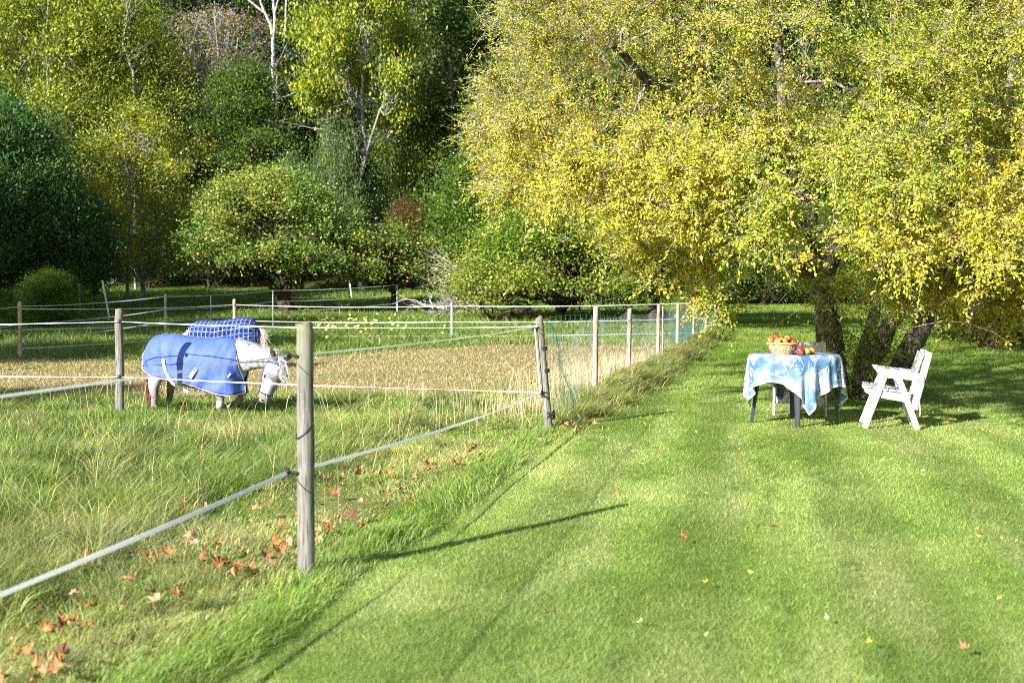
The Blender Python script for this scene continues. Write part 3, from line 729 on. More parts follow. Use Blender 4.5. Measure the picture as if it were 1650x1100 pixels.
# ------------------------------------------------------------------ the big yellow tree over the table
def yellow_tree():
    r = np.random.default_rng(101)
    g0 = ground(1385, 640)
    root = thing('yellow_tree', (g0.x, g0.y, g0.z), 'huge spreading yellow-leaved tree with several trunks behind table and chair', 'tree')
    O = np.array([g0.x, g0.y, g0.z])
    skel = []; mb = MB()
    def trunk(pts, rad, n=10):
        P_ = [np.array(at(*p)) for p in pts]
        out = []; rr = []
        for a in range(len(P_) - 1):
            for k in range(4):
                t = k / 4; out.append(P_[a] * (1 - t) + P_[a + 1] * t + (r.normal(0, .02, 3) if k else 0)); rr.append((rad[a] * (1 - t) + rad[a + 1] * t) * (1 + .07 * r.normal()))
        out.append(P_[-1]); rr.append(rad[-1])
        out = [o - O for o in out]
        mb.tube([Vector(o) for o in out], rr, n); skel.extend([(o, q) for o, q in zip(out, rr)])
    trunk([(1348, 665, 17.2), (1342, 600, 17.2), (1332, 500, 17.2), (1322, 420, 17.2), (1290, 300, 17.3), (1262, 180, 17.5), (1250, 20, 17.8)], [.25, .19, .17, .15, .11, .08, .05])
    trunk([(1392, 665, 17.2), (1392, 610, 17.2), (1418, 560, 17.0), (1452, 490, 16.6), (1500, 400, 15.4), (1550, 280, 14.4), (1580, 120, 13.8)], [.17, .13, .115, .10, .08, .055, .03])
    trunk([(1378, 660, 17.5), (1385, 600, 17.6), (1405, 520, 17.9), (1420, 440, 18.4), (1440, 300, 19), (1450, 100, 19.6)], [.10, .085, .08, .075, .06, .04])
    trunk([(1418, 665, 17.6), (1440, 610, 17.7), (1475, 545, 17.9), (1502, 490, 18.1), (1545, 400, 18.4), (1600, 270, 18.8), (1640, 80, 19.2)], [.18, .15, .145, .14, .115, .08, .05])
    trunk([(1322, 420, 17.2), (1240, 310, 16.6), (1150, 215, 15.9), (1065, 145, 15.0), (985, 72, 14.2)], [.13, .10, .085, .07, .035])
    trunk([(1325, 450, 17.2), (1220, 390, 17.0), (1080, 340, 16.8), (950, 300, 16.8), (850, 270, 17.2)], [.11, .085, .07, .05, .025])
    trunk([(1332, 440, 17.1), (1370, 340, 15.4), (1390, 270, 14.0), (1400, 180, 13.2)], [.11, .08, .055, .03])
    trunk([(1330, 400, 17.2), (1200, 330, 15.4), (1130, 330, 13.9), (1080, 340, 13.0)], [.09, .065, .05, .025])
    trunk([(1452, 490, 16.6), (1520, 430, 14.6), (1580, 400, 13.2)], [.08, .06, .03])
    mb.build('trunk', M['bark'], root)
    S = np.array([s[0] for s in skel]) + O; SR = np.array([s[1] for s in skel])
    C = np.array([5.1, 18.2])
    def env(n, s0, s1, seedn, umin=0.0):
        ph = r.uniform(-math.pi, math.pi, n); u = umin + (1 - umin) * r.random(n) ** 1.35; ph = np.where(r.random(n) < .45, -math.pi / 2 + r.normal(0, .75, n), ph)
        front = np.clip(-np.sin(ph), 0, 1); left = np.clip(-np.cos(ph), 0, 1)
        Rr = 6.1 + .35 * front + .12 * left + .7 * np.clip(np.cos(ph), 0, 1)
        lump = .84 + .30 * vnoise(ph * 2.6 + 40, u * 5 + 40, 5)
        zb = 1.5 + 1.3 * left ** 2 + .5 * np.clip(np.cos(ph), 0, 1); zt = 9.0
        s = s0 + (s1 - s0) * r.random(n) ** .7
        prof = np.sqrt(np.clip(1 - ((u - .18) / .84) ** 2, .02, 1))
        rad = Rr * prof * lump * s
        z = zb + (zt - zb) * u * (.75 + .25 * s) + (1 - s) * 1.6 * (u < .4)
        return np.stack([C[0] + np.cos(ph) * rad, C[1] + np.sin(ph) * rad, z], 1)
    # level 1 branches
    verts = []; faces = []; nv = 0
    def sticks(P0, P1, r0, r1, sag, seg=3):
        nonlocal nv
        v, f = twig_mesh('', P0 - O, P1 - O, r0, r1, sag, seg); verts.append(v); faces.append(f + nv); nv += len(v)
    extra = np.array([at(1120, 430, 14.4), at(1150, 480, 14.0), at(1450, 450, 14.6), at(1520, 465, 15), at(1595, 490, 14.4), at(1640, 505, 15), at(1380, 440, 14.2), at(1500, 440, 14.4), at(1530, 450, 14.0), at(1563, 520, 12.8), at(1610, 440, 14.0), at(1050, 410, 14.4), at(1100, 300, 12.6), at(1000, 240, 13.0), at(820, 240, 16.5), at(790, 180, 17.5), at(1300, 400, 14.0), at(1400, 400, 14.0), at(1470, 420, 14.2), at(1640, 470, 14.0), at(1250, 400, 14.2)])
    def inside(T):                                 # keep branch tips within the left outline of the crown
        u_ = 825 + F * T[:, 0] / T[:, 1]; v_ = 550 - F * ((T[:, 2] - EYE) / T[:, 1] + math.tan(PITCH))
        return T[(u_ > np.interp(v_, [0, 130, 230, 300, 350], [795, 775, 752, 785, 810])) | (v_ < -60)]
    T1 = np.concatenate([inside(env(150, .5, .86, 1)), extra])
    cap = 40000; ND = np.zeros((cap, 3)); NR = np.zeros(cap); nn = len(S); ND[:nn] = S; NR[:nn] = SR
    def grow(T, rmax, rend, k, wob):
        """join each tip to the nearest wood, so branches fork off branches"""
        nonlocal nn
        A0, A1, B0, B1 = [], [], [], []
        d0 = np.array([np.min(((ND[:nn] - t) ** 2).sum(1)) for t in T]) if len(T) < 400 else r.random(len(T))
        for j in np.argsort(d0):
            t = T[j]; dv = ND[:nn] - t; cost = (dv ** 2).sum(1) * (1 + .8 * (dv[:, 2] > .3)) + .3 * (NR[:nn] < rend * 1.2)
            i = int(np.argmin(cost)); p0 = ND[i].copy(); r0 = min(rmax, NR[i] * .7); L_ = np.linalg.norm(t - p0)
            if L_ < .08: continue
            bow = r.normal(0, wob * L_, 3) + np.array([0, 0, .10 * L_])
            prev = p0; pr = r0
            for q in range(1, k + 1):
                f_ = q / k; p = p0 * (1 - f_) + t * f_ + bow * 4 * f_ * (1 - f_) * .5 + r.normal(0, .03 * L_, 3) * (q < k); rr = r0 + (rend - r0) * f_ if r0 > rend else r0
                A0.append(prev); A1.append(p); B0.append(pr); B1.append(rr); prev = p; pr = rr
                ND[nn] = p; NR[nn] = rr; nn += 1
        P0, P1 = np.array(A0), np.array(A1); sticks(P0, P1, np.array(B0), np.array(B1), .0, 1)
    grow(T1, .05, .014, 6, .10)
    T2 = np.concatenate([inside(env(3000, .60, 1.02, 2)), env(300, .4, .8, 3), extra.repeat(7, 0) + r.normal(0, .26, (len(extra) * 7, 3))])
    n_before = nn; grow(T2, .014, .0045, 4, .12); ND2 = ND[n_before:nn]
    n3 = 52000
    P0 = ND2[r.integers(0, len(ND2), n3)]
    d = unit(P0 - np.array([C[0], C[1], 3.5])) * .55 + r.normal(0, .6, (n3, 3)); d[:, 2] -= .12; d = unit(d)
    keep = ((P0[:, 2] < 6.6) | (r.random(n3) < .35)) & ((P0[:, 1] < 19.5) | (r.random(n3) < .35)) & ((np.hypot(P0[:, 0] - 3.07, P0[:, 1] - 13.6) > .75) | (P0[:, 2] > 2.6))
    yy = 550 - F * ((P0[:, 2] - EYE) / P0[:, 1] + math.tan(PITCH)); xx_ = 825 + F * P0[:, 0] / P0[:, 1]
    lim = np.interp(xx_, [700, 760, 800, 900, 1000, 1060, 1130, 1190, 1230, 1300, 1400, 1500, 1560, 1600, 1650], [270, 330, 370, 385, 430, 465, 500, 520, 485, 490, 490, 490, 540, 525, 540])
    keep &= ~((xx_ > 1462) & (xx_ < 1504) & (yy > 476) & (yy < 505))        # a hole towards the picket fence
    keep &= (xx_ > np.interp(yy, [0, 130, 230, 300, 350], [785, 765, 740, 775, 800]) + 14 * r.normal(0, 1, n3)) | (yy < -60)
    keep &= (yy < lim + 12 * r.normal(0, 1, n3)) | (P0[:, 1] > 20)      # the ragged lower fringe of the crown
    keep &= ~((yy > 478) & (P0[:, 0] > 4.0) & (P0[:, 0] < 4.9) & (P0[:, 1] < 14.5)); P0, d = P0[keep], d[keep]; n3 = len(P0)
    ln = r.uniform(.18, .5, n3); P1 = P0 + d * ln[:, None]
    sticks(P0, P1, np.full(n3, .0042), np.full(n3, .002), .03, 2)
    V = np.concatenate(verts); Fq = np.concatenate(faces)
    # leaves along the twigs
    m = 20; tt = r.random((n3, m)); P_ = (P0[:, None] * (1 - tt[..., None]) + P1[:, None] * tt[..., None]).reshape(-1, 3)
    P_ = P_ + r.normal(0, .018, P_.shape)
    dd = np.repeat(d, m, 0) * .7 + np.array([0, 0, -.25])
    c = palette(len(P_), r, [(.41, .395, .035), (.54, .455, .045), (.30, .35, .03), (.54, .34, .06), (.40, .19, .05)], [5, 3.6, 3.0, .7, .08], .18, .1)
    gn = vnoise(P_[:, 0] * .8 + 60, P_[:, 2] * .8 + P_[:, 1] * .5 + 60, 33)
    gr = (gn > .64) & (r.random(len(P_)) < .55)
    inner = np.hypot(P_[:, 0] - C[0], P_[:, 1] - C[1]) < 3.6
    gr |= inner & (P_[:, 2] < 4.0) & (r.random(len(P_)) < .5)
    c = np.where(gr[:, None], palette(len(P_), r, [(.22, .31, .03), (.32, .38, .035)], [1, 1]), c)
    low = sstep(4.2, 2.4, P_[:, 2])
    sz = (.031 + .009 * low) * (.7 + .6 * r.random(len(P_)))
    obj('crown', leaf_mesh('crown', P_ - O, dd, sz, c, .52, r, out=P_ - np.array([C[0], C[1], 2.5])), M['leaf'], root)
    # shoots with small green leaves round the trunks
    ns = 520; k = r.integers(0, len(skel), ns); k = k[(S[k, 2] < 3.3) & (S[k, 2] > .2)]; ns = len(k)
    k = np.concatenate([k, np.arange(2, 10).repeat(16), np.arange(27, 36).repeat(9), np.arange(54, 62).repeat(3)]); ns = len(k)
    P0 = S[k]; d = unit(r.normal(0, 1, (ns, 3)) + np.array([0, -.4, .35])); P1 = P0 + d * r.uniform(.25, .95, ns)[:, None]
    v, f = twig_mesh('', P0 - O, P1 - O, np.full(ns, .005), np.full(ns, .002), .02, 2)
    V = np.concatenate([V, v]); Fq = np.concatenate([Fq, f + len(V) - len(v)]); obj('branches', bigmesh('branches', V, Fq, smooth=True), M['twig'], root)
    m = 30; tt = r.random((ns, m)) ** .7; Q = (P0[:, None] * (1 - tt[..., None]) + P1[:, None] * tt[..., None]).reshape(-1, 3) + r.normal(0, .045, (ns * m, 3))
    c = palette(len(Q), r, [(.16, .25, .03), (.28, .34, .04), (.42, .42, .05)], [4, 3, 1])
    obj('shoot_leaves', leaf_mesh('shoot_leaves', Q - O, r.normal(0, 1, Q.shape), .034 * (.7 + .6 * r.random(len(Q))), c, .55, r), M['leaf'], root)
yellow_tree()
def second_tree():
    r = np.random.default_rng(202); g0 = ground(1600, 560)
    root = thing('garden_tree', tuple(g0), 'dark leaning trunk with hanging yellow leaves at the right edge of the lawn', 'tree'); O = np.array(g0)
    bl = blobs_round(12, 4.0, 2.6, 8.5, 18, .36)
    wood(12, 5, bl, .26, None, lean=(-1.2, .3)).build('trunk', M['bark_dark'], root)
    obj('crown', blob_crown(12, bl, 60000, .075, [(.24, .30, .03), (.45, .42, .04), (.16, .24, .03)], [3, 3, 3], asp=.5, gaps=.2), M['leaf'], root)
second_tree()
# pale picket fence far behind
def pickets():
    a = ground(1462, 503); b = ground(1512, 504)
    root = thing('picket_fence', (a.x, a.y, a.z), 'pale weathered picket fence seen under the branches behind the leaning trunk', 'fence')
    n = 17; Lx = (b.x - a.x) * 1.7
    for i in range(n):
        mb = MB(); x = -.2 * Lx + Lx * i / (n - 1) * 1.1; hh = 1.0
        v = [(x - .045, 0, 0), (x + .045, 0, 0), (x + .045, 0, hh - .06), (x, 0, hh), (x - .045, 0, hh - .06)]
        v2 = [(p[0], .022, p[2]) for p in v]
        mb.add(v + v2, [(0, 1, 2, 3, 4), (9, 8, 7, 6, 5), (0, 5, 6, 1), (1, 6, 7, 2), (2, 7, 8, 3), (3, 8, 9, 4), (4, 9, 5, 0)])
        mb.build('picket', M['oldwood'], root, smooth=False)
    for z in (.28, .75):
        MB().box((.35 * Lx, .05, z), (Lx * 1.12, .04, .07)).build('rail', M['oldwood'], root, smooth=False)
def woodmat(name, a, b, c, sc_=1, top=None):
    def f(t, p):
        n = N(t, 'ShaderNodeTexNoise', Scale=6.0, Detail=8.0, Roughness=.7); t.links.new(coords(t, (6 * sc_, 6 * sc_, .5 * sc_)), n.inputs[0])
        col = ramp(t, n.outputs[0], [(.36, a), (.5, b), (.62, c)])
        n2 = N(t, 'ShaderNodeTexNoise', Scale=3.0, Detail=4.0); t.links.new(coords(t, (1, 1, .6)), n2.inputs[0])
        col = mixc(t, ramp(t, n2.outputs[0], [(.4, (0, 0, 0)), (.65, (.6, .6, .6))]), col, b)
        # fine drying cracks along the grain
        n3 = N(t, 'ShaderNodeTexNoise', Scale=20.0, Detail=3.0); t.links.new(coords(t, (9, 9, .25)), n3.inputs[0])
        col = mixc(t, ramp(t, n3.outputs[0], [(.57, (0, 0, 0)), (.62, (1, 1, 1))]), col, tuple(q * .3 for q in a))
        if top:
            s = t.nodes.new('ShaderNodeSeparateXYZ'); t.links.new(coords(t), s.inputs[0])
            md = N(t, 'ShaderNodeMath', operation='ADD'); t.links.new(s.outputs[2], md.inputs[0]); t.links.new(n2.outputs[0], md.inputs[1])
            col = mixc(t, ramp(t, md.outputs[0], [(0, (0, 0, 0)), (1.0, (0, 0, 0))]) if False else N_map(t, md.outputs[0], top[0], top[1]), col, top[2])
        t.links.new(col, p.inputs['Base Color']); bump(t, p, n.outputs[0], .5, .004)
    return mat(name, rough=.85, spec=.15, build=f)
def N_map(t, s, a, b):
    m = t.nodes.new('ShaderNodeMapRange'); m.inputs[1].default_value = a; m.inputs[2].default_value = b; t.links.new(s, m.inputs[0]); return m.outputs[0]
M['oldwood'] = woodmat('weathered wood', (.26, .23, .19), (.42, .38, .32), (.58, .54, .47))
M['postwood'] = woodmat('grey fence post', (.10, .095, .085), (.18, .172, .155), (.26, .25, .225), top=(1.4, 2.1, (.17, .18, .08)))
M['polewood'] = woodmat('pale fence pole', (.24, .19, .14), (.37, .30, .235), (.47, .40, .32))
pickets()
# ------------------------------------------------------------------ fences
M['white_tape'] = mat('white fence tape', (.80, .80, .80), .55, .3)
def tapef(t, p):
    wv = N(t, 'ShaderNodeTexNoise', Scale=60.0, Detail=2.0); t.links.new(coords(t), wv.inputs[0])
    t.links.new(ramp(t, wv.outputs[0], [(.35, (.74, .75, .77)), (.6, (.9, .9, .9))]), p.inputs['Base Color'])
def tapef2(t, p):
    tapef(t, p); tr = t.nodes.new('ShaderNodeBsdfTranslucent'); tr.inputs[0].default_value = (.95, .95, .95, 1)
    mm = t.nodes.new('ShaderNodeMixShader'); mm.inputs[0].default_value = .45; t.links.new(p.outputs[0], mm.inputs[1]); t.links.new(tr.outputs[0], mm.inputs[2]); t.links.new(mm.outputs[0], t.nodes['Material Output'].inputs[0])
M['tape'] = mat('woven fence tape', rough=.5, spec=.3, build=tapef2)
M['black_plastic'] = mat('black plastic', (.02, .02, .022), .4, .5)
M['grey_metal'] = mat('galvanised metal', (.35, .36, .38), .45, .5)
M['wire'] = mat('netting wire', (.20, .22, .20), .5, .5)
M['teal_net'] = mat('green plastic netting', (.022, .095, .075), .5, .3)
M['whitepole'] = mat('white pole', (.6, .62, .65), .5, .3)
def post(parent, x, y, h, r_, m='postwood', lean=(0, 0), name='post', rz=0, n=20, bot=-.25):
    g = tz(x, y); rr = np.random.default_rng(int(abs(x * 91 + y * 37)) + 3); mb = MB()
    pts = []; rad = []
    for t in (0, .15, .3, .45, .6, .75, .9, .97, .992, 1.0):
        z = bot + (h - bot) * t; pts.append(Vector((lean[0] * z / h + .002 * rr.normal(), lean[1] * z / h + .002 * rr.normal(), z)))
        rad.append(r_ * (1.03 - .06 * t) * (1 + .012 * rr.normal()) * (.96 if t == .992 else .86 if t == 1 else 1))
    mb.tube(pts, rad, n)
    o = mb.build(name, M[m], parent); o.location = Vector((x, y, g)) - Vector(parent.location)
    return o
def tape(parent, pts, wd=.018, th=.0025, sag=.02, name='tape', m='tape', tw=1.2, n=40):
    """a flat woven tape hung through world points, slowly twisting"""
    off = Vector(parent.location); vs = []; k = 0; P_ = []
    for a, b in zip(pts[:-1], pts[1:]):
        a = Vector(a); b = Vector(b)
        for i in range(n + (b is pts[-1])):
            t = i / n; P_.append(a.lerp(b, t) + Vector((0, 0, -sag * 4 * t * (1 - t))))
    P_.append(Vector(pts[-1]))
    fs = []
    for i, p in enumerate(P_):
        t = (P_[min(i + 1, len(P_) - 1)] - P_[max(i - 1, 0)]).normalized(); s = t.cross(Vector((0, 0, 1))).normalized(); u = s.cross(t)
        a = tw * math.sin(i * .11 + k) + .3 * math.sin(i * .31)
        w_ = u * math.cos(a) + s * math.sin(a); h_ = t.cross(w_)
        vs += [p - off + w_ * (wd / 2 * i1) + h_ * (th / 2 * j1) for i1, j1 in ((-1, -1), (1, -1), (1, 1), (-1, 1))]
        if i: q = (i - 1) * 4; fs += [(q + j, q + (j + 1) % 4, q + 4 + (j + 1) % 4, q + 4 + j) for j in range(4)]
    mb = MB(); mb.add(vs, fs); return mb.build(name, M[m], parent)
def insulator(parent, p, side=(-1, 0, 0), s=1.0):
    mb = MB(); p = Vector(p) - Vector(parent.location); d = Vector(side).normalized()
    mb.tube([p - d * .045 * s, p - d * .01 * s, p, p + d * .018 * s, p + d * .024 * s], [.007 * s, .008 * s, .021 * s, .021 * s, .012 * s], 12)
    mb.box(p + d * .008 * s, (.018 * s, .03 * s, .045 * s))
    mb.tube([p + Vector((0, -.02, .012)) * s, p + Vector((0, .02, .012)) * s], .008 * s, 8)
    mb.build('insulator', M['black_plastic'], parent)
def gp(x, y, h): return Vector((x, y, tz(x, y) + h))

# A: along the lawn, from behind the camera past the near post to the corner post
A0, A1, A2 = (-2.3, -.6), (-1.01, 6.24), (.29, 13.2)
fa = thing('rope_fence', (A1[0], A1[1], tz(*A1)), 'near fence of white tape with a round grey post standing close to the camera', 'fence')
post(fa, *A0, 1.22, .043)
npz = tz(*A1)
post(fa, *A1, EYE - (520 - 479) / F * 6.24 - npz, .0425)
g2 = tz(*A2)
post(fa, .38, 13.2, EYE - (510 - 479) / F * 13.2 - g2, .042, lean=(-.105, 0))
up0 = Vector((-2.36, -.6, 1.08)); lo0 = Vector((-2.36, -.6, .5))
up1 = at(464, 573, 6.2); lo1 = at(464, 761, 6.2)
up2 = at(860, 527, 13.15); lo2 = at(872, 632, 13.15)
tape(fa, [up0, up1, up2], .008, .003, sag=.02, tw=.6); tape(fa, [lo0, lo1, lo2], .019, .003, sag=.045, tw=.55)
for p in (up1, lo1): insulator(fa, p)
for p in (up2, lo2): insulator(fa, p, s=1.1)
mb = MB(); off = Vector(fa.location)                      # the two tapes joined at the corner post
mb.tube([up2 - off + Vector((.01, -.01, 0)), lo2 - off + Vector((-.01, -.02, 0))], .006, 6); mb.build('joining_tape', M['white_tape'], fa)
mb = MB()
for py in (561, 597):
    c = at(870 + (py - 510) * .1, py, 13.2) - off
    mb.tube([c + Vector((0, 0, -.02)), c + Vector((0, 0, .02))], .0455, 18)
mb.build('black_band', M['black_plastic'], fa)
c = at(886, 668, 13.2) - off
mb = MB(); r_ = np.random.default_rng(4)
for i in range(5):
    mb.tube([c + Vector((math.cos(a) * .052, math.sin(a) * .052, .02 * r_.normal() + .012 * (i - 2))) for a in np.linspace(0, 6.28, 14)], .006, 5)
mb.build('wire_coil', M['black_plastic'], fa)
mb = MB()
for i in range(3): mb.tube([A_ for A_ in [Vector((math.cos(a) * .047, math.sin(a) * .047, .72 + .05 * math.sin(a + 1) + i * .003)) for a in np.linspace(2.4, 5.8, 16)]], .0022, 5)
mb.build('wire', M['black_plastic'], fa)  # thin dark loops standing in for a loop shadow on the near post

# B: across the picture in front of the ponies
B1 = (-4.42, 14.4); B0 = (-9.8, 14.9)
fb = thing('rope_fence', (B1[0], B1[1], tz(*B1)), 'fence of two white tapes in front of the ponies, on a mossy square-looking post', 'fence')
post(fb, *B1, EYE - (497 - 479) / F * 14.4 - tz(*B1), .047); post(fb, *B0, 1.22, .045)
tape(fb, [gp(*B0, 1.06), at(192, 518, 14.34), at(866, 526, 13.1)], .013, sag=.04); tape(fb, [gp(*B0, .47), at(192, 607, 14.34), at(872, 632, 13.05)], .016, sag=.015)
for py in (518, 607): insulator(fb, at(192, py, 14.33), (0, -1, 0), 1.0)

# C: the far side of the paddock
def pxp(px, D): return ((px - 825) / F * D, D)
C = [pxp(-160, 22), pxp(32, 27), pxp(267, 37.5), pxp(440, 44), pxp(640, 50)]
fc = thing('rope_fence', (*C[1], tz(*C[1])), 'far fence running from the left border back towards the wide apple tree', 'fence')
for i, (c, h_) in enumerate(zip(C, (1.2, 1.18, 1.16, 1.1, 1.1))): post(fc, *c, h_, .045 if i < 3 else .02, 'polewood' if i < 3 else 'whitepole', n=12)
for h_ in (1.08, .70, .36): tape(fc, [gp(*c, h_) + Vector((0, -.06, 0)) for c in C], .022, sag=.05, n=16)
C2 = [pxp(32, 27), pxp(378, 36), pxp(728, 35.5), (5.45, 36)]
fd = thing('rope_fence', (*C2[1], tz(*C2[1])), 'long far fence of three white ropes behind the ponies and the hay', 'fence')
post(fd, *C2[1], 1.02, .05, 'polewood', n=12); post(fd, *C2[2], .95, .035, 'grey_metal', n=10)
for h_, s_ in ((.87, .05), (.43, .04), (.03, .02)):
    tape(fd, [gp(*C2[0], h_ + .16), gp(*C2[1], h_ + .0), gp(*C2[2], h_), gp(*C2[3], h_ + .02)], .020, sag=s_, n=24, tw=.3)
for px, D, h_ in ((440, 40, 1.05), (340, 44, .9)):
    post(fd, *pxp(px, D), h_, .02, 'grey_metal', n=8)

# D: wire netting beside the lawn
DP = [(1.12, 17.3, 493), (1.87, 20.5, 497), (2.85, 25.0, 490), (3.72, 28.8, 489), (4.6, 32.5, 483), (5.45, 36.0, 481), (6.3, 39.6, 479), (7.2, 43.5, 478)]
fn = thing('netting_fence', (1.12, 17.3, tz(1.12, 17.3)), 'wire netting fence on pale round poles along the left edge of the lawn', 'fence')
for x_, y_, t_ in DP: post(fn, x_, y_, EYE - (t_ - 479) / F * y_ - tz(x_, y_), .037, 'polewood', lean=(.015, 0), n=12)
post(fn, 2.98, 25.3, 1.05, .016, 'grey_metal', n=8)
line = [(.40, 13.25)] + [(a, b) for a, b, c in DP]
mb = MB(); off = Vector(fn.location); r_ = np.random.default_rng(9)
hs = [.06, .2, .34, .48, .62, .76, .9, 1.0]
for (a, b) in zip(line[:-1], line[1:]):
    a = Vector(a); b = Vector(b); L_ = (b - a).length; nv_ = int(L_ / (.10 if a.y < 25 else .16)); ph = r_.uniform(0, 6)
    def pt(t, h_):
        p = a.lerp(b, t); g = tz(p.x, p.y); wob = .035 * math.sin(t * 7 + ph) * math.sin(math.pi * t)
        hh = h_ * (1 - .08 * math.sin(math.pi * t))
        return Vector((p.x - .04 + wob * (h_ + .2), p.y, g + hh)) - off
    for h_ in hs: mb.tube([pt(t, h_) for t in np.linspace(0, 1, 9)], .0016, 3, cap=False)
    for i in range(nv_): t = (i + .5) / nv_; mb.tube([pt(t, .02), pt(t, .5), pt(t, 1.0)], .0013, 3, cap=False)
mb.build('wire_netting', M['wire'], fn)
mb = MB()
def netrun(a, b, h0, h1, step, rr):
    a = Vector(a); b = Vector(b); n_ = int((b - a).length / step)
    tp = []
    for i in range(n_ + 1):
        t = i / n_; p = a.lerp(b, t); g = tz(p.x, p.y); s_ = .07 * math.sin(t * 9)
        lo = Vector((p.x, p.y, g + h0)) - off; hi = Vector((p.x + .02 * math.sin(i), p.y, g + h1 + s_)) - off
        mb.tube([lo, hi], rr, 3, cap=False); tp.append((lo, hi))
    for f_ in (.0, .25, .5, .75, 1): mb.tube([l.lerp(h, f_) for l, h in tp], rr, 3, cap=False)
netrun((1.0, 33.5), (5.4, 36.2), .02, .62, .16, .006)
netrun((3.6, 28.9), (4.5, 32.5), .05, .82, .10, .005); netrun((4.5, 32.6), (7.1, 43.5), .05, .80, .16, .005)
mb.build('plastic_netting', M['teal_net'], fn)
# a loose strand bundle of the same netting hanging beside the corner post
mb = MB(); r_ = np.random.default_rng(12)
key = [(876, 514), (893, 535), (900, 560), (902, 590), (912, 620), (921, 645), (919, 690)]
for i in range(9):
    ph = r_.uniform(0, 6); o_ = r_.normal(0, 3.0)
    pts = [at(px + o_ * (.3 + .25 * j) + 2.2 * math.sin(j * 1.7 + ph), py, 13.9) - off for j, (px, py) in enumerate(key)]
    mb.tube(pts, .0016, 4, cap=False)
for i in range(16):
    a = r_.uniform(0, 5.9); j = int(a); f_ = a - j
    px = key[j][0] * (1 - f_) + key[j + 1][0] * f_; py = key[j][1] * (1 - f_) + key[j + 1][1] * f_
    mb.tube([at(px - r_.uniform(4, 9), py - r_.uniform(-3, 4), 13.9) - off, at(px + r_.uniform(3, 9), py + r_.uniform(-3, 5), 13.9) - off], .0013, 3, cap=False)
mb.build('loose_netting', M['teal_net'], fn)
# slim stakes in front of the wood
for (p0, p1, D, m_, lb) in (((128, 496), (128, 456), 47, 'polewood', 'upright pale stake in front of the golden tree'), ((111, 494), (112, 468), 48, 'grey_metal', 'short grey stake at the edge of the dark bushes'), ((177, 497), (165, 452), 45, 'whitepole', 'white pole leaning to the left before the golden tree'), ((567, 464), (562, 443), 60, 'whitepole', 'short white pole leaning behind the wide apple tree')):
    a = at(*p0, D); g_ = tz(a.x, a.y); b = at(*p1, D); a.z = min(a.z, g_ - .05)
    mb = MB(); mb.tube([Vector((0, 0, 0)), b - a], [.035, .033], 8); o = mb.build('stake', M[m_]); o.location = a; tag(o, lb, 'stake')
# ------------------------------------------------------------------ table, cloth, chairs, basket
def paint(t, p):
    n = N(t, 'ShaderNodeTexNoise', Scale=11.0, Detail=8.0, Roughness=.75); t.links.new(coords(t), n.inputs[0])
    n2 = N(t, 'ShaderNodeTexNoise', Scale=60.0, Detail=3.0); t.links.new(coords(t, (1, 1, .4)), n2.inputs[0])
    col = ramp(t, n.outputs[0], [(.38, (.27, .29, .32)), (.54, (.50, .50, .52))])  # grey mottle: dirt, with leaf-shadow dapples put into the paint colour
    ch = N(t, 'ShaderNodeMath', operation='MULTIPLY'); t.links.new(n.outputs[0], ch.inputs[0]); t.links.new(n2.outputs[0], ch.inputs[1])
    col = mixc(t, ramp(t, ch.outputs[0], [(.30, (0, 0, 0)), (.33, (1, 1, 1))]), col, (.22, .20, .17))
    t.links.new(col, p.inputs['Base Color']); bump(t, p, n2.outputs[0], .3, .003)
M['paint'] = mat('peeling paint with shade dapples', rough=.5, spec=.35, build=paint)
M['table_black'] = mat('dark plastic', (.028, .032, .045), .42, .45)
K = .000900
